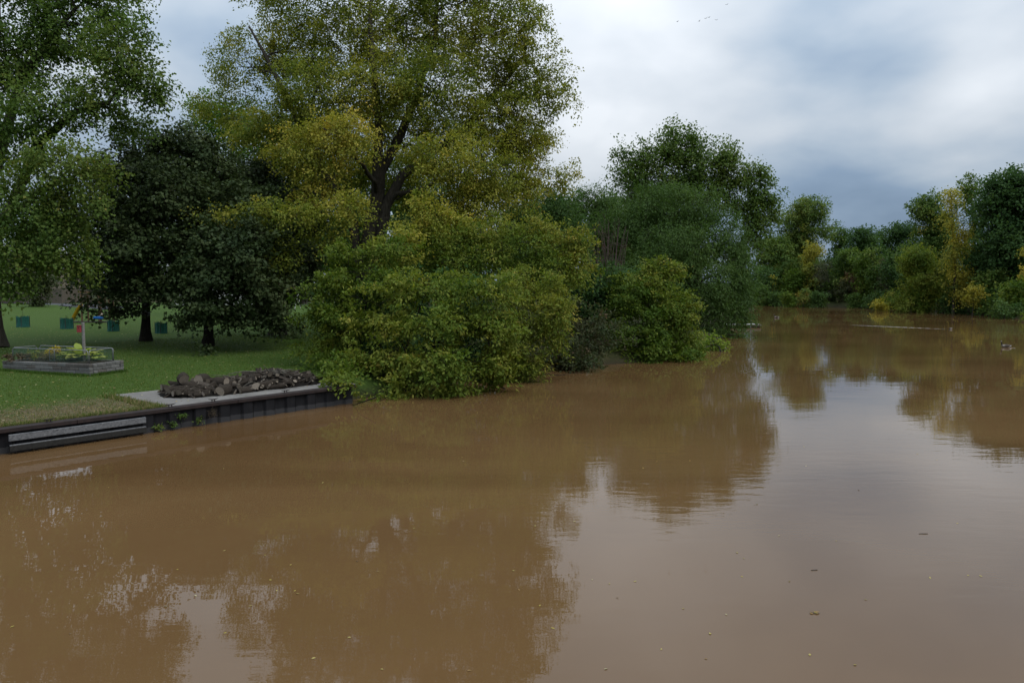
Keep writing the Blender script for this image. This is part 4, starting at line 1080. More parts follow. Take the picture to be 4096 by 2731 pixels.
# bent tube frames with wire netting round the bed
ZT = bh * 4
FH_ = .62
def fence_panel(Pa, Pb, label):
    du = unit(Pb - Pa); L_ = float(np.linalg.norm(Pb - Pa)); r = empty('wire_fence_panel', Pa); tag(r, label, 'fence panel', 'bent tube netting panels round the raised bed')
    rr = .13; pts = [np.zeros(3), np.array((0, 0, FH_ - rr))]
    for q in range(1, 5): a = q / 5 * math.pi / 2; pts.append(du * rr * (1 - math.cos(a)) + np.array((0, 0, FH_ - rr + rr * math.sin(a))))
    for q in range(0, 6): a = q / 5 * math.pi / 2; pts.append(du * (L_ - rr + rr * math.sin(a)) + np.array((0, 0, FH_ - rr + rr * math.cos(a))))
    pts.append(du * L_)
    mb = MB(); mb.tube(pts, .019, 8); mb.build('tube_frame', MT['steel'], r, smooth=True)
    t_ = Tubes(); n = int(L_ / .065)
    for i in range(1, n):
        x = i * L_ / n; top = FH_ - .02 if .13 < x < L_ - .13 else FH_ - .08
        t_.add([du * x, du * x + np.array((0, 0, top))], [.003] * 2, 3)
    for j in range(1, 9): t_.add([du * .02 + np.array((0, 0, j * FH_ / 9.5)), du * (L_ - .02) + np.array((0, 0, j * FH_ / 9.5))], [.003] * 2, 3)
    o = obj('netting', t_.mesh('netting', MT['wire'], (0, 0, 0)), r); o['kind'] = 'stuff'
MT['wire'] = material('netting_wire', simple((0.06, 0.12, 0.10), (0.11, 0.18, 0.15), 20, .6, .3))
ins = .30
xa, xb_, ya, yb_ = ins, LBED - ins, ins, DBED - ins
fx1 = xa + (xb_ - xa) * .50
fence_panel(bf(xa, ya, ZT - .03), bf(fx1 + .25, ya, ZT - .03), 'netting panel on the river side of the bed, end away from the birdhouse')
fence_panel(bf(fx1, ya - .045, ZT - .03), bf(xb_ - .03, ya - .045, ZT - .03), 'netting panel in front of the large pale leaved plant')
fence_panel(bf(xb_, ya, ZT - .03), bf(xb_, yb_ - .04, ZT - .03), 'short netting panel on the pad side end of the bed')
fence_panel(bf(xb_, yb_, ZT - .03), bf(fx1 - .2, yb_, ZT - .03), 'netting panel behind the birdhouse post on the lawn side of the bed')
fence_panel(bf(fx1 + .1, yb_ + .045, ZT - .03), bf(xa + .05, yb_ + .045, ZT - .03), 'netting panel on the lawn side of the bed by the cottonwood')
fence_panel(bf(xa - .04, yb_ - .05, ZT - .03), bf(xa - .04, ya + .05, ZT - .03), 'short netting panel on the cottonwood side end of the bed')
# plants in the bed
def big_leaf(L_, W_, q, fold=.18, curl=.25):
    n, m = 7, 3
    V_ = []
    for i in range(n):
        t = i / (n - 1); w_ = W_ * math.sin(math.pi * min(1, .08 + t * .92)) ** .75 * (1 - .25 * t)
        for j in (-1, -.5, 0, .5, 1):
            V_.append((j * w_ / 2, t * L_, fold * abs(j) * w_ * .5 - curl * L_ * t * t + q.normal() * .012))
    return V_, [(i * 5 + j, i * 5 + j + 1, (i + 1) * 5 + j + 1, (i + 1) * 5 + j) for i in range(n - 1) for j in range(4)]
def leafy(name, label, p, nleaf, rad, h, L_, W_, cols, seed, cat='plant', stems=True):
    q = np.random.default_rng(seed); r = empty(name, p); tag(r, label, cat)
    for i in range(nleaf):
        a = q.uniform(0, 6.28); t = q.uniform(.05, 1); el = 1.15 - t * .9
        base_ = np.array((math.cos(a) * rad * t * .6, math.sin(a) * rad * t * .6, h * (1 - .55 * t) * q.uniform(.6, 1.1)))
        V_, Fs = big_leaf(L_ * q.uniform(.7, 1.15), W_ * q.uniform(.7, 1.15), q)
        ca, sa_ = math.cos(a - math.pi / 2), math.sin(a - math.pi / 2); ce, se = math.cos(el * .8), math.sin(el * .8)
        out = []
        for x, y, z in V_:
            y2, z2 = y * ce - z * se, y * se + z * ce
            out.append((base_[0] + x * ca - y2 * sa_, base_[1] + x * sa_ + y2 * ca, base_[2] + z2))
        c = np.array(cols[int(q.integers(len(cols)))]) * q.uniform(.8, 1.2)
        mb = MB(); mb.add(out, Fs, c); o = mb.build('leaf', MT['leaf'], r, smooth=True)
        if stems:
            mb = MB(); mb.tube([(0, 0, 0), base_ * np.array((.5, .5, .7)), base_], [.012, .009, .007], 5, (.10, .14, .04)); mb.build('leaf_stalk', MT['vcol'], o)
def bed_px(px, py):
    d = ray(px, py); o2 = np.array((0, 0, H)); t = (O_[2] + ZT - H) / d[2]; p_ = o2 + d * t
    x = np.clip(np.dot(p_ - O_, AB[0]), .45, LBED - .45); y = np.clip(np.dot(p_ - O_, AB[1]), .5, DBED - .5)
    return bf(x, y, ZT - .02)
PALE = [(.30, .33, .085), (.24, .30, .065), (.36, .37, .12)]
leafy('hosta', 'large pale yellow green broad leaved plant in the raised bed', bed_px(318, 1440), 46, .70, .52, .50, .42, PALE, 801)
leafy('hosta', 'smaller pale broad leaved plant beside the short fence panel', bed_px(375, 1440), 18, .42, .40, .42, .34, PALE, 803)
def weed(name, label, p, pal, n, rx, h, seed, L_=.13, W_=.05, k=12, yel=.4, cat='plant', group=None):
    q = np.random.default_rng(seed); st = []; bl = []
    for i in range(n):
        a = q.uniform(0, 6.28); rr = rx * math.sqrt(q.uniform(0, 1)); t = np.array(p) + (math.cos(a) * rr, math.sin(a) * rr, h * q.uniform(.55, 1.0))
        st.append([(*(np.array(p) + (math.cos(a) * rr * .4, math.sin(a) * rr * .4, 0)), .008), (*t, .004)])
        bl.append((t - (0, 0, h * .2), (rx * .3, rx * .3, h * .3), 0))
    r = tree(name, label, cat, p, st, bl, pal, seed, spd=26, k=k, sig=.06, flat=.8, L=L_, Wd=W_, yel=yel, nsub=0, twig=.1, gap=-.95, twig_r=.003, limb_r=.15, bark_m='bark', group=group)
    return r
weed('leafy_weed', 'bright green leafy weeds at the cottonwood end of the raised bed', bed_px(130, 1432), G_GRN, 8, .55, .40, 811, yel=.5)
weed('dry_weed', 'brown withered weeds in the middle of the raised bed', bed_px(190, 1440), [(.06, .055, .03), (.11, .085, .05), (.10, .11, .04)], 8, .5, .40, 813, yel=.4)
weed('dry_weed', 'brown withered weeds at the river edge of the raised bed', bed_px(70, 1440), [(.05, .045, .03), (.10, .07, .05), (.08, .09, .035)], 7, .45, .34, 815, yel=.4)
weed('goldenrod', 'yellow flowering plant standing in the raised bed', bed_px(232, 1432), [(.14, .17, .03), (.40, .30, .03), (.45, .34, .03)], 7, .28, .62, 817, yel=.6)
weed('leafy_weed', 'green weeds between the yellow flowers and the pale leaved plant', bed_px(262, 1440), G_GRN, 6, .4, .34, 819, yel=.4)
# ---- birdhouse on a post
bp = bed_px(338, 1442); topz = at(338, 1290, bp[1])[2]
bhs = empty('birdhouse_post', bp); tag(bhs, 'small red birdhouse on a grey wooden post in the raised bed', 'birdhouse')
hgt = topz - bp[2]
mb = MB(); mb.box((0, 0, hgt / 2 - .05), (.10, .10, hgt + .1), AB, (.21, .20, .185), bev=.008); mb.build('post', MT['block'], bhs)
bx_ = -AB[0] * .17 + np.array((0, 0, hgt - .30))
mb = MB(); mb.box(bx_, (.22, .2, .30), AB, (.34, .045, .05), bev=.006); bxo = mb.build('box', MT['vcol'], bhs)
mb = MB(); mb.box(bx_ + (0, 0, .165), (.28, .27, .022), AB, (.26, .06, .055), bev=.004); mb.build('roof', MT['vcol'], bhs)
mb = MB(); cpt = bx_ - AB[1] * .102 + (0, 0, .04); mb.tube([cpt, cpt - AB[1] * .004], .025, 12, (.01, .008, .008)); mb.build('entrance_hole', MT['vcol'], bxo)

# ---- green mesh tree guards on the lawn
def mesh_teal(g):
    v = g.coord((1, 1, .2)); n = g.nz(v, 26, 4, .7)
    p = g.pbsdf(g.ramp(n, [(.3, (.006, .055, .046)), (.7, (.02, .14, .112))]), .6, .3)
    tr = g.nd('ShaderNodeBsdfTransparent'); mx = g.nd('ShaderNodeMixShader'); mx.inputs[0].default_value = .9
    g.lk(tr.outputs[0], mx.inputs[1]); g.lk(p.outputs[0], mx.inputs[2]); return mx
MT['teal'] = material('teal_plastic_mesh', mesh_teal)
def guard(px, py, wpx, hpx, lab_g, lab_s, seed, lean=0.0):
    p = ground_pt(px, py); s = p[1] / F; w_ = wpx * s / 2; h = hpx * s
    q = np.random.default_rng(seed)
    r = empty('tree_guard', p); tag(r, lab_g, 'tree guard', 'teal mesh guards round saplings')
    n = 20; V_ = []
    for lv in range(6):
        z = h * lv / 5
        for i in range(n):
            a = i / n * 2 * math.pi; rr = w_ * (1.06 - .16 * math.sin(math.pi * lv / 5) * .5 - .06 * lv / 5) * (1 + .06 * (-1) ** i) * (1 if i % 7 else 1.08)
            V_.append((math.cos(a) * rr + lean * z, math.sin(a) * rr, z + ((.07 * math.sin(3 * a + seed) - .05 * (i % 2)) if lv == 5 else 0)))
    mb = MB(); mb.add(V_, [(l * n + i, l * n + (i + 1) % n, (l + 1) * n + (i + 1) % n, (l + 1) * n + i) for l in range(5) for i in range(n)]); mb.build('mesh_sheet', MT['teal'], r)
    for i in range(4):
        a = i * math.pi / 2 + .3; x, y = math.cos(a) * w_ * 1.06, math.sin(a) * w_ * 1.06
        mb = MB(); mb.box((x, y, h * .5), (.035, .035, h * 1.14), None, (.05, .06, .05), bev=.004); mb.build('stake', MT['vcol'], r)
    pts = [(*p, .018), (*(p + (0.02, 0, h)), .014), (*(p + (.0, 0, h * (1.9 if seed == 821 else 1.2))), .006)]
    tree('sapling', lab_s, 'sapling', p, [pts], [(p + (0, 0, h * 1.05), (.20, .2, .16), 0, 1), (p + (.02, 0, h * .55), (.2, .2, .3), 0, 1)], G_GRN, seed, spd=9, k=7, sig=.1, L=.10, Wd=.06, nsub=1, twig=.05, gap=-.9, twig_r=.004, limb_r=.2, yel=.15, group='saplings in the mesh guards')
guard(93, 1308, 44, 42, 'teal mesh tree guard nearest the cottonwood trunk', 'thin leafless topped sapling in the guard nearest the cottonwood', 821)
guard(268, 1315, 44, 42, 'teal mesh tree guard in front of the yellow slide', 'sapling hidden in the guard in front of the yellow slide', 822)
guard(454, 1324, 40, 42, 'teal mesh tree guard between the play frame and the short maple trunk', 'sapling in the guard beside the play frame', 823)
guard(645, 1333, 42, 44, 'teal mesh tree guard under the dark maple branches', 'sapling in the guard under the maple branches', 824)

# ---- play frame with yellow slide
pg = ground_pt(365, 1290); s = pg[1] / F
pl = empty('play_frame', pg); tag(pl, 'wooden play frame with a yellow slide and blue seat on the lawn', 'playground')
WOOD = (.16, .095, .05)
def pxo(px, z, dy=0.0): return np.array(((px - 365) * s, dy, z))
for px, hh, dy in ((329, 2.6, 0), (349, 2.6, .2), (365, 2.6, 1.3), (405, 2.9, 0), (425, 2.9, 1.3), (405, 2.9, 1.4)):
    mb = MB(); mb.box(pxo(px, hh / 2, dy), (.11, .11, hh), None, WOOD, bev=.008); mb.build('post', MT['vcol'], pl)
for i in range(7):
    mb = MB(); mb.box(pxo(345 + i * .1, 1.35, .0 + i * .2), (.95, .18, .04), None, WOOD, bev=.004); mb.build('deck_board', MT['vcol'], pl)
for i in range(6):
    mb = MB(); mb.box(pxo(409 + i * 3.2, 1.9, 0), (.09, .03, .75), None, (.12, .07, .035), bev=.003); mb.build('railing_board', MT['vcol'], pl)
for q in (.35, .62, .9):
    mb = MB(); mb.tube([pxo(349, q, .2), pxo(365, q, 1.3)], .025, 6, WOOD); mb.build('ladder_rung', MT['vcol'], pl)
mb = MB(); sl = []
for t in np.linspace(0, 1, 9):
    x = 328 - 36 * t; z = 1.45 - 1.25 * (t * .8 + .2 * t * t)
    for dy, dz in ((-.28, .16), (-.24, 0), (.24, 0), (.28, .16)): sl.append(pxo(x, z + dz, dy))
mb.add(sl, [(i * 4 + j, i * 4 + j + 1, (i + 1) * 4 + j + 1, (i + 1) * 4 + j) for i in range(8) for j in range(3)], (.62, .36, .02)); mb.build('slide', MT['vcol'], pl, smooth=True)
mb = MB(); mb.box(pxo(402, .42, -.3), (.75, .4, .24), None, (.01, .12, .40), bev=.05); mb.build('seat', MT['vcol'], pl)
mb = MB(); mb.tube([pxo(414, .6, -.3), pxo(419, .85, -.2)], .09, 10, (.75, .62, .5)); mb.build('bucket_swing', MT['vcol'], pl)
mb = MB(); mb.box(pxo(370, .06, 0), (3.6, .12, .12), None, (.10, .09, .08), bev=.01); mb.build('ground_beam', MT['vcol'], pl)
mb = MB(); mb.box(pxo(376, 2.6, .6), (3.2, .12, .12), None, WOOD, bev=.01); mb.build('top_beam', MT['vcol'], pl)

# ---- white swing set further off
pw_ = ground_pt(1225, 1236); s = pw_[1] / F
sw = empty('swing_set', pw_); tag(sw, 'thin white legged swing set beyond the shaded lawn', 'swing set')
for x in (-1.0, .9):
    for dx in (-.35, .4):
        mb = MB(); mb.tube([(x + dx, -.3, 0), (x, 0, 2.0)], .03, 8, (.75, .75, .73)); mb.build('leg', MT['vcol'], sw)
mb = MB(); mb.tube([(-1.1, 0, 2.0), (1.0, 0, 2.0)], .035, 8, (.75, .75, .73)); mb.build('crossbar', MT['vcol'], sw)
for x in (-.4, .3):
    for dx in (-.2, .2):
        mb = MB(); mb.tube([(x + dx, 0, 2.0), (x + dx, 0, .5)], .008, 4, (.2, .2, .2)); mb.build('chain', MT['vcol'], sw)
    mb = MB(); mb.box((x, 0, .49), (.44, .18, .03), None, (.03, .05, .12), bev=.005); mb.build('swing_seat', MT['vcol'], sw)

# ---- houses beyond the lawn
def house(px, Yh, wid, dep, label, wall_c, lower_c, seed, wins, hgt=5.6, low=2.6, roof_c=(.05, .045, .045)):
    x = at(px, 1130, Yh)[0]; z = gz(x, Yh) - .05; P0 = np.array((x, Yh, z)); r = empty('house', P0); tag(r, label, 'house')
    mb = MB(); mb.box((0, dep / 2, low / 2), (wid, dep, low), None, lower_c); lw = mb.build('lower_wall', MT['block'], r)
    mb = MB(); mb.box((0, dep / 2, (hgt + low) / 2), (wid - .06, dep - .06, hgt - low), None, wall_c); uw = mb.build('upper_wall', MT['block'], r)
    n = int((hgt - low) / .2)
    for i in range(n):       # lapped siding courses
        mb = MB(); zc = low + (i + .5) * .2
        V_ = [(-wid / 2, -.03, zc - .1), (wid / 2, -.03, zc - .1), (wid / 2, .02, zc + .1), (-wid / 2, .02, zc + .1), (-wid / 2, .028, zc - .1), (wid / 2, .028, zc - .1)]
        mb.add(V_, [(0, 1, 2, 3), (0, 4, 5, 1), (4, 3, 2, 5)], np.array(wall_c) * R.uniform(.9, 1.1)); mb.build('siding_board', MT['block'], uw)
    mb = MB(); e = .5; hr = dep * .32
    V_ = [(-wid / 2 - e, -e, hgt - .05), (wid / 2 + e, -e, hgt - .05), (wid / 2 + e, dep + e, hgt - .05), (-wid / 2 - e, dep + e, hgt - .05), (-wid / 2 + dep * .35, dep / 2, hgt + hr), (wid / 2 - dep * .35, dep / 2, hgt + hr)]
    mb.add(V_, [(0, 1, 5, 4), (1, 2, 5), (2, 3, 4, 5), (3, 0, 4), (0, 3, 2, 1)], roof_c); rf = mb.build('roof', MT['block'], r)
    mb = MB(); mb.box((wid * .2, dep / 2, hgt + hr * .9), (.7, .6, 1.6), None, (.22, .11, .085), bev=.02); mb.build('chimney', MT['block'], rf)
    for (wx, wz, ww, wh) in wins:
        mb = MB()
        for sx in (-1, 1): mb.box((wx + sx * ww / 2, -.05, wz), (.09, .10, wh + .09), None, (.75, .75, .75))
        for sz in (-1, 1): mb.box((wx, -.052, wz + sz * wh / 2), (ww - .09, .10, .09), None, (.75, .75, .75))
        wo_ = mb.build('window', MT['vcol'], r)
        mb = MB(); mb.box((wx, -.02, wz), (ww - .09, .04, wh - .09), None); mb.build('pane', MT['glass'], wo_)
        mb = MB(); mb.box((wx, -.09, wz - wh / 2 - .09), (ww + .2, .16, .07), None, (.7, .7, .7)); mb.build('sill', MT['vcol'], wo_)
    return r, P0
Yh = 126; s = Yh / F
hx = at(60, 1130, Yh)[0]
def wx(px): return (px - 60) * s
house(60, Yh, 15, 9, 'tan sided house with white framed windows partly hidden by the cottonwood', (.22, .185, .14), (.13, .11, .09), 5,
      [(wx(42), 4.1, .9, 1.3), (wx(104), 3.9, .9, 1.3), (wx(-60), 4.0, .9, 1.3), (wx(180), 4.0, .9, 1.3)], hgt=5.6, low=2.4)
house(860, 104, 11, 8, 'pale house glimpsed between the leaves of the dark maples', (.55, .54, .52), (.5, .5, .48), 6, [(-2, 3.9, 1.0, 1.3), (2, 3.9, 1.0, 1.3)], hgt=5.4, low=2.5)
wl = ground_pt(230, 1206)
r = empty('low_wall', wl); tag(r, 'low white painted wall behind the driveway', 'wall')
for i in range(6):
    mb = MB(); mb.box((-6.9 + i * 2.5, .3, .48), (2.49, .2, .96), None, (.72, .71, .70), bev=.01); mb.build('wall_panel', MT['block'], r)
mb = MB(); mb.box((-.65, .3, .995), (15.1, .28, .06), None, (.7, .69, .68), bev=.01); mb.build('coping', MT['block'], r)
# driveway
dw = []
for px, py in ((-120, 1211), (100, 1216), (250, 1225), (420, 1240)):
    p_ = ground_pt(px, py); dw.append(p_)
Vd = []
for p_ in dw:
    for k_ in range(6): Vd.append((p_[0], p_[1] + k_ * 1.4, gz(p_[0], p_[1] + k_ * 1.4) + .06))
o = obj('driveway', mesh_np('driveway', Vd, [(i * 6 + j, (i + 1) * 6 + j, (i + 1) * 6 + j + 1, i * 6 + j + 1) for i in range(3) for j in range(5)], MT['asphalt'])); tag(o, kind='structure')
ps = ground_pt(150, 1226)
shrub('shrub', 'dark upright shrub at the edge of the driveway', [(ps[0], ps[1]), (ps[0] + .4, ps[1] + .2)], B([(86, 690, 22, 16), (88, 660, 28, 22), (72, 640, 24, 20), (104, 645, 20, 20)], ps[1] + .2), G_MAPLE, 831, yel=.6, spd=2.2, k=26, sig=.4, L=.3, Wd=.2, nsub=4, twig=.1, gap=-.6)

# ---- dock under the willow
dp = onz(3042, 1309); Yd = dp[1]; s = Yd / F
dk = empty('dock', dp); tag(dk, 'pale floating dock end sticking out from under the dark willow', 'dock')
Ld = 7.0
for i in range(16):
    mb = MB(); mb.box((-.22 - i * Ld / 16, .75, .30), (Ld / 16 - .015, 1.6, .05), None, (.40, .41, .40), bev=.006); mb.build('deck_board', MT['block'], dk)
mb = MB(); mb.box((-Ld / 2, -.06, .22), (Ld, .06, .16), None, (.16, .12, .09), bev=.006); mb.build('fascia', MT['block'], dk)
mb = MB(); mb.box((.02, .75, .22), (.06, 1.6, .16), None, (.30, .28, .26), bev=.006); mb.build('fascia', MT['block'], dk)
for x in (-.8, -3.2, -5.6):
    mb = MB(); mb.box((x, .75, .0), (1.6, 1.3, .26), None, (.05, .045, .04), bev=.05); mb.build('float', MT['block'], dk)
mb = MB(); mb.tube([(-1.15, -.16, -1), (-1.15, -.16, .78)], .045, 8, (.22, .23, .23)); mb.build('mooring_pole', MT['block'], dk)

# ---- swimming birds
def loft(mb, prof, sides=10, cols=None):
    """prof: (x, z, rw, rh)"""
    rings = []; cl_ = []
    n = len(prof)
    P_ = np.array([(p_[0], 0, p_[1]) for p_ in prof], float); T = unit(np.gradient(P_, axis=0))
    for i, (x, z, rw_, rh_) in enumerate(prof):
        upv = np.cross(T[i], (0, 1, 0)); upv = upv if upv[2] >= 0 or abs(T[i][2]) > .8 else -upv
        for j in range(sides):
            a = j / sides * 2 * math.pi
            rings.append(P_[i] + np.array((0, 1, 0)) * rw_ * math.cos(a) + upv * rh_ * math.sin(a)); cl_.append(cols[i])
    f0 = mb.n
    Fs = [tuple(f) for f in tube_faces(n, sides)] + [tuple(range(sides))[::-1], tuple((n - 1) * sides + i for i in range(sides))]
    mb.add(rings, Fs); mb.c[f0:] = cl_
BRN, WHT, BLK, GRY = (.11, .09, .07), (.55, .53, .5), (.008, .008, .009), (.25, .22, .19)
def goose(px, py, rz, label, neck=1.0):
    p_ = onz(px, py); r = empty('goose', p_); r.rotation_euler = (0, 0, rz); tag(r, label, 'goose')
    mb = MB()
    prof = [(-.44, .14, .015, .01), (-.38, .125, .06, .035), (-.28, .10, .11, .08), (-.12, .09, .155, .125), (.05, .09, .16, .135), (.18, .105, .12, .12), (.25, .16, .07, .085), (.28, .24, .042, .05), (.29, .24 + .10 * neck, .032, .036), (.305, .24 + .19 * neck, .03, .032), (.335, .24 + .235 * neck, .037, .036), (.38, .235 + .235 * neck, .03, .027), (.42, .228 + .235 * neck, .016, .012), (.45, .223 + .235 * neck, .008, .006)]
    cols = [BLK, WHT, WHT, BRN, BRN, GRY, GRY, BLK, BLK, BLK, WHT, BLK, BLK, BLK]
    loft(mb, prof, 10, cols); mb.build('body', MT['vcol'], r, smooth=True)
    for sgn in (-1, 1):
        mb = MB(); m2 = [(-.36, .17, .012, .02), (-.22, .16, .03, .06), (-.02, .15, .04, .085), (.12, .13, .015, .03)]
        loft(mb, m2, 8, [BRN] * 4); mb.v = [(x, y + sgn * (.125 if x > -.3 else .06), z) for x, y, z in mb.v]; mb.build('wing', MT['vcol'], r, smooth=True)
    return p_
g1 = goose(3105, 1271, math.pi, 'dark necked goose swimming towards the dock on the far water')
g2 = goose(4022, 1389, math.pi * .96, 'goose swimming off the dark tree on the right bank')
dpp = onz(3803, 1317)
r = empty('duck', dpp); tag(r, 'small pale duck at the head of a long straight wake', 'duck')
mb = MB(); loft(mb, [(-.22, .11, .01, .01), (-.16, .09, .06, .04), (-.05, .07, .09, .075), (.07, .07, .085, .075), (.13, .10, .05, .055), (.15, .16, .03, .035), (.165, .20, .034, .034), (.20, .20, .022, .02), (.25, .19, .012, .006)], 10, [GRY, BRN, GRY, GRY, BRN, BRN, BRN, BRN, (.2, .15, .05)]); mb.build('body', MT['vcol'], r, smooth=True)
# wakes: low ridges of river water
def wake(P, h, wd, label):
    P = np.array(P); n = len(P); T = unit(np.gradient(P, axis=0)); S = np.cross(T, (0, 0, 1.0))
    V_ = []
    for i in range(n):
        f = math.sin(math.pi * min(1, (i + .3) / (n - .4))) ** .6; j = 1 + .3 * math.sin(i * 2.1)
        V_ += [P[i] - S[i] * wd * f + (0, 0, -.004), P[i] + (0, 0, h * f * j), P[i] + S[i] * wd * f + (0, 0, -.004)]
    o = obj('wake', mesh_np('wake', V_, [(i * 3 + j, i * 3 + j + 1, (i + 1) * 3 + j + 1, (i + 1) * 3 + j) for i in range(n - 1) for j in range(2)], MT['water'], smooth=True))
    tag(o, label, 'wake', kind='stuff')
pw0 = onz(3790, 1317); pw1 = onz(3400, 1300)
wake([pw0 + (pw1 - pw0) * t + np.array((0, .25 * math.sin(t * 3), 0)) for t in np.linspace(0, 1, 40)], .022, .09, 'long thin pale wake trailing behind the small duck')
pw0 = onz(4030, 1390); pw1 = onz(4062, 1393)
wake([pw0 + (pw1 - pw0) * t for t in np.linspace(0, 1, 8)], .03, .12, 'short pale wake behind the goose off the right bank')
# ---- birds in the sky
for i, (px, py) in enumerate(((2710, 88), (2797, 86), (2823, 75), (2836, 71), (2866, 81), (2908, 20))):
    p_ = at(px, py, 190 + i * 3); r = empty('flying_bird', p_); r.rotation_euler = (0, 0, .4 + i * .1); tag(r, 'small dark bird flying high in the loose flock over the river', 'bird', 'flock in the sky')
    mb = MB(); loft(mb, [(-.22, 0, .01, .008), (-.1, 0, .05, .045), (.05, 0, .055, .05), (.16, .02, .03, .03), (.24, .02, .008, .006)], 8, [BLK] * 5); mb.build('body', MT['vcol'], r)
    for sg in (-1, 1):
        mb = MB(); d_u = R.uniform(.05, .22)
        V_ = [(.06, sg * .04, .02), (.04, sg * .28, d_u), (-.03, sg * .50, d_u * .9), (-.08, sg * .26, d_u * .9), (-.07, sg * .04, .01)]
        mb.add(V_ + [(x, y, z + .012) for x, y, z in V_], [(0, 1, 2, 3, 4), (9, 8, 7, 6, 5), (0, 5, 6, 1), (1, 6, 7, 2), (2, 7, 8, 3), (3, 8, 9, 4)], BLK); mb.build('wing', MT['vcol'], r)

# ---- leaves and twigs floating on the river
qf = np.random.default_rng(99)
lf_meshes = []
for k_ in range(5):
    V_, Fs = big_leaf(1.0, .62, qf, .12, qf.uniform(-.1, .12)); V_ = [(x, y - .5, z + .06) for x, y, z in V_]
    mb = MB(); c = [(.30, .23, .05), (.36, .29, .09), (.25, .15, .05), (.42, .37, .20), (.16, .10, .05)][k_]
    mb.add(V_, Fs, c); o = mb.build('floating_leaf', MT['vcol'], smooth=True); lf_meshes.append(o.data); bpy.data.objects.remove(o)
known = [(782, 2187), (898, 2201), (1060, 2219), (1163, 2258), (709, 2277), (1180, 2361), (792, 2361), (1107, 2361), (1190, 2373), (48, 2505), (280, 2533), (435, 1949), (2645, 2595), (2840, 2532), (3720, 2310), (3462, 2396), (3260, 2450), (2975, 2232), (2437, 2334), (2369, 2317), (2573, 1871), (3872, 2300), (2823, 2633), (900, 2530), (1878, 2680), (1528, 2675), (3830, 2092), (490, 1822), (697, 1822), (824, 1822), (2160, 2420), (2470, 2390)]
known += [(qf.uniform(40, 4060), 1850 + 850 * qf.uniform(0, 1) ** 1.2) for _ in range(40)] + [(qf.uniform(1500, 3900), qf.uniform(1560, 1850)) for _ in range(22)]
for i, (px, py) in enumerate(known):
    p_ = onz(px, py, .004)
    if float(sdist(np.array([p_[0]]), np.array([p_[1]]))[0][0]) > -.4: continue
    lk_ = int(qf.choice(5, p=[.3, .3, .15, .15, .1])); o = obj('floating_leaf', lf_meshes[lk_], loc=p_); sz = qf.uniform(.035, .06); o.scale = (sz, sz, sz); o.rotation_euler = (qf.normal() * .12, qf.normal() * .12, qf.uniform(0, 6.28))
    tag(o, ('dull gold', 'yellow', 'orange brown', 'pale cream', 'dark brown')[lk_] + ' fallen leaf floating alone on the brown river', 'leaf', 'fallen leaves floating on the river')
p_ = onz(3257, 2280); mb = MB(); mb.tube([(-.06, -.01, .005), (0, .0, .008), (.06, .01, .005)], .005, 6); o = mb.build('floating_twig', MT['bark_dark'], loc=p_, smooth=True); tag(o, 'short straight dark twig floating on open water', 'twig')
p_ = onz(3694, 2135); mb = MB(); mb.tube([(-.09, 0, .006), (-.03, .01, .008), (.03, 0, .007), (.09, .01, .005)], .005, 6); mb.tube([(.03, .0, .007), (.05, .03, .01)], .003, 5); o = mb.build('floating_twig', MT['bark_dark'], loc=p_, smooth=True); tag(o, 'forked dark twig floating among specks of leaf', 'twig')
p_ = onz(3258, 2452); r = empty('leaf_raft', p_); tag(r, 'small raft of stuck together brown leaves on the water', 'leaves')
for k_ in range(4):
    o = obj('leaf', lf_meshes[(2, 4, 0, 2)[k_]], r, (k_ * .035 - .05, .02 * (k_ % 2), .004 + .003 * k_)); o.scale = (.08,) * 3; o.rotation_euler = (0, 0, k_ * 1.7)

# ---- half sunk branches at the foot of the shrubs
def sunk(pxs, r0, label):
    P_ = [onz(px, py, z) for px, py, z in pxs]; b_ = P_[0]
    mb = MB(); n = 8; t = np.linspace(0, len(P_) - 1, n); pts = np.stack([np.interp(t, range(len(P_)), [q[i] for q in P_]) for i in range(3)], 1) - b_
    pts[1:-1] += qf.normal(size=(n - 2, 3)) * .03
    mb.tube(pts, np.linspace(r0, r0 * .3, n), 6); o = mb.build('sunken_branch', MT['bark_dark'], loc=b_, smooth=True); tag(o, label, 'branch')
sunk([(1975, 1512, .5), (2000, 1545, .15), (2040, 1566, -.15)], .06, 'dark dead branch slanting into the water under the willow shrub')
sunk([(2150, 1500, .25), (2230, 1500, .18), (2330, 1492, .02)], .03, 'thin dead branch trailing along the water by the bramble')
sunk([(1500, 1590, .5), (1430, 1612, .2), (1400, 1622, -.1)], .03, 'dark dead branch dipping in the water at the end of the wall')
sunk([(2910, 1337, .45), (2935, 1341, .35), (2962, 1346, .1)], .05, 'grey dead branch reaching over the water past the vine mound')

# ---- weeds growing out of the sheet piles and along pad edge
for px, py, c_, lab in ((724, 1665, .1, 'tuft of green weed growing from a sheet pile seam'), (690, 1700, .2, 'small leafy weed low on the wall below the corner cleat'), (632, 1712, .5, 'yellowing leafy weed at the water line beside the fender boards'), (803, 1678, .25, 'leafy weed hanging on the wall below the pad cleat')):
    d = ray(px, py); p0_ = wf(0, -.16, 0); t = np.dot(p0_[:2], nw) / np.dot(d[:2], nw); q_ = np.array((0, 0, H)) + d * t
    weed('wall_weed', lab, q_ - (0, 0, .06), G_GRN, 4, .10, .16, int(px), L_=.09, W_=.045, k=7, yel=c_)
d = ray(850, 1660); t = np.dot(wf(0, -.16, 0)[:2], nw) / np.dot(d[:2], nw); q_ = np.array((0, 0, H)) + d * t
weed('wall_weed', 'dry brown hanging weed on the sheet pile wall', q_ - (0, 0, .05), [(.05, .04, .03), (.10, .075, .05)], 5, .12, .3, 855, L_=.10, W_=.015, k=9, yel=.4)

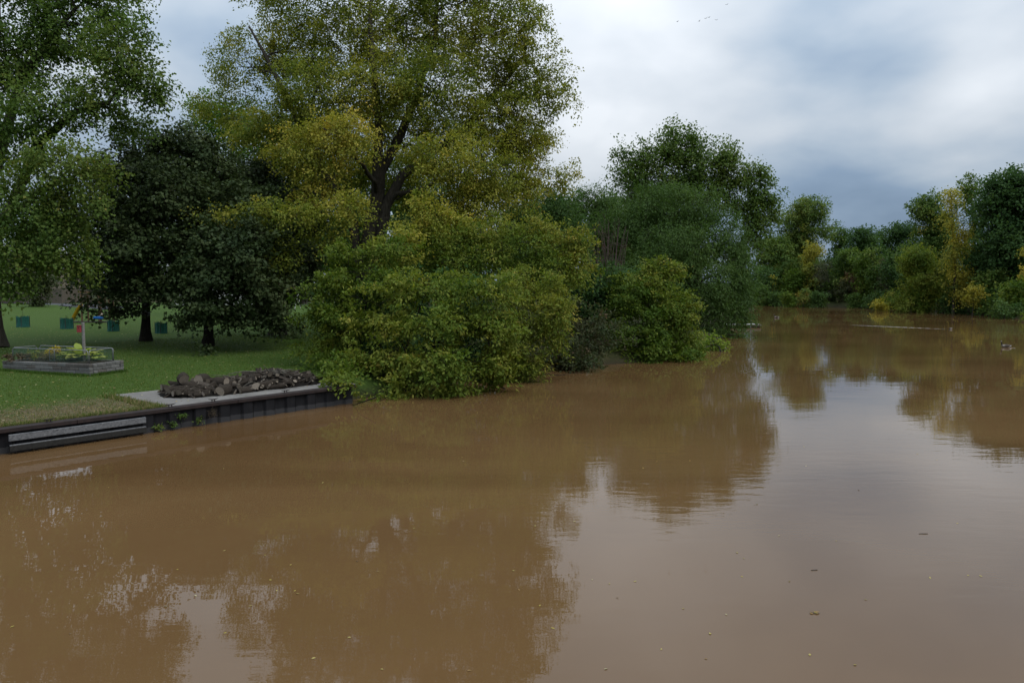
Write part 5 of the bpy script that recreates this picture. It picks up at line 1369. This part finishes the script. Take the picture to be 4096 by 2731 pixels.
# ---- grass blades and fallen leaves on the lawn (uncountable)
def blades(n, s_rng, d_rng, hgt_, wd_, seed, name, label, keep=None):
    q = np.random.default_rng(seed)
    s_ = q.uniform(*s_rng, n); d__ = d_rng[0] + (d_rng[1] - d_rng[0]) * q.uniform(0, 1, n) ** 1.6
    XY = W0[None] + s_[:, None] * tw + d__[:, None] * nw
    m = (d__ > .3)
    inpad = (s_ > ss0 - .02) & (d__ < 4.68)
    bx__ = (XY[:, 0] - O_[0]) * AB[0][0] + (XY[:, 1] - O_[1]) * AB[0][1]; by__ = (XY[:, 0] - O_[0]) * AB[1][0] + (XY[:, 1] - O_[1]) * AB[1][1]
    inbed = (bx__ > 0) & (bx__ < LBED) & (by__ > 0) & (by__ < DBED)
    m &= ~inpad & ~inbed
    if keep is not None: m &= keep(s_, d__, q)
    XY = XY[m]; n = len(XY); z = height(XY[:, 0], XY[:, 1]) - .01
    P_ = np.stack((XY[:, 0], XY[:, 1], z), 1)
    a = q.uniform(0, 6.28, n); sd = np.stack((np.cos(a), np.sin(a), np.zeros(n)), 1); w_ = wd_ * q.uniform(.6, 1.3, n)[:, None]; h_ = hgt_ * q.uniform(.5, 1.3, n)
    lean = np.stack((q.normal(size=n) * .4, q.normal(size=n) * .4, np.ones(n)), 1) * h_[:, None]
    V_ = np.stack((P_ - sd * w_, P_ + sd * w_, P_ + lean), 1).reshape(-1, 3)
    t = q.uniform(0, 1, n); wn = np.clip(1.2 - np.hypot(((XY - pc[:2]) @ tw) / 7.5, ((XY - pc[:2]) @ nw) / 3.0), 0, 1)
    c = np.array((.040, .070, .012))[None] * (1 - t[:, None]) + np.array((.090, .125, .026))[None] * t[:, None]
    dry = (q.uniform(0, 1, n) < wn * .75)[:, None]; c = np.where(dry, np.array((.17, .14, .075))[None] * (.6 + .7 * t[:, None]), c)
    o = obj(name, mesh_np(name, V_, np.arange(3 * n).reshape(n, 3), MT['leaf'], np.repeat(c, 3, 0))); tag(o, label, 'grass', kind='stuff'); NTRI[0] += n
blades(112000, (-7, 30), (.3, 26), .075, .014, 5, 'grass', 'mown green grass with worn dry patches on the riverside lawn')
def edge(s_, d__, q): return ((np.abs(s_ - ss0 + .25) < .22) & (d__ < 4.7)) | (d__ < .5)
blades(30000, (-3, ss0), (.3, 4.8), .16, .016, 6, 'rough_grass', 'longer rough grass along the wall cap and the concrete pad edge', edge)
# tufts at the foot of the raised bed
q = np.random.default_rng(8); n = 4500
e_ = q.uniform(0, LBED + DBED, n); off = np.abs(q.normal(size=n)) * .09 + .02
P_ = np.where((e_ < LBED)[:, None], O_[None] + AB[0][None] * e_[:, None] - AB[1][None] * off[:, None], O_[None] + AB[0][None] * (LBED + off)[:, None] + AB[1][None] * (e_ - LBED)[:, None])
P_[:, 2] = height(P_[:, 0], P_[:, 1]) - .01
a = q.uniform(0, 6.28, n); sd = np.stack((np.cos(a), np.sin(a), a * 0), 1) * .014; ln = np.stack((q.normal(size=n) * .3, q.normal(size=n) * .3, np.ones(n)), 1) * (.12 * q.uniform(.3, 1.4, n))[:, None]
V_ = np.stack((P_ - sd, P_ + sd, P_ + ln), 1).reshape(-1, 3)
c = np.array((.045, .085, .016))[None] * q.uniform(.6, 1.6, n)[:, None]
o = obj('rough_grass', mesh_np('rough_grass', V_, np.arange(3 * n).reshape(n, 3), MT['leaf'], np.repeat(c, 3, 0))); tag(o, 'untrimmed grass fringing the foot of the raised bed', 'grass', kind='stuff')
# fallen leaves on the lawn and pad
q = np.random.default_rng(9); n = 9000
s_ = q.uniform(-2, 40, n); d__ = .4 + 42 * q.uniform(0, 1, n) ** 1.4
XY = W0[None] + s_[:, None] * tw + d__[:, None] * nw
inpad = (s_ > ss0) & (d__ < 4.64)
m = ~(inpad & (q.uniform(size=n) > .12)) & (XY[:, 1] < 75)
bx__ = (XY[:, 0] - O_[0]) * AB[0][0] + (XY[:, 1] - O_[1]) * AB[0][1]; by__ = (XY[:, 0] - O_[0]) * AB[1][0] + (XY[:, 1] - O_[1]) * AB[1][1]
m &= ~((bx__ > -.05) & (bx__ < LBED + .05) & (by__ > -.05) & (by__ < DBED + .05)) & (sdist(XY[:, 0], XY[:, 1])[0] > .35)
XY = XY[m]; inpad = inpad[m]; n = len(XY)
P_ = np.stack((XY[:, 0], XY[:, 1], np.where(inpad, PADZ + .006, height(XY[:, 0], XY[:, 1]) + .035)), 1)
Vl, Fl = leaf_quads(q, P_, np.concatenate((q.normal(size=(n, 2)), np.zeros((n, 1))), 1) + 1e-6, unit(np.concatenate((q.normal(size=(n, 2)) * .25, np.ones((n, 1))), 1)), .085, .07, .12)
pal_ = np.array([(.20, .17, .07), (.26, .20, .09), (.14, .09, .05), (.30, .28, .16), (.10, .11, .05)])
c = pal_[q.integers(0, 5, n)] * q.uniform(.7, 1.2, n)[:, None]
o = obj('fallen_leaves', mesh_np('fallen_leaves', Vl, Fl, MT['leaf'], np.repeat(c, 4, 0))); tag(o, 'scattered dry fallen leaves over the lawn and concrete pad', 'leaves', kind='stuff')
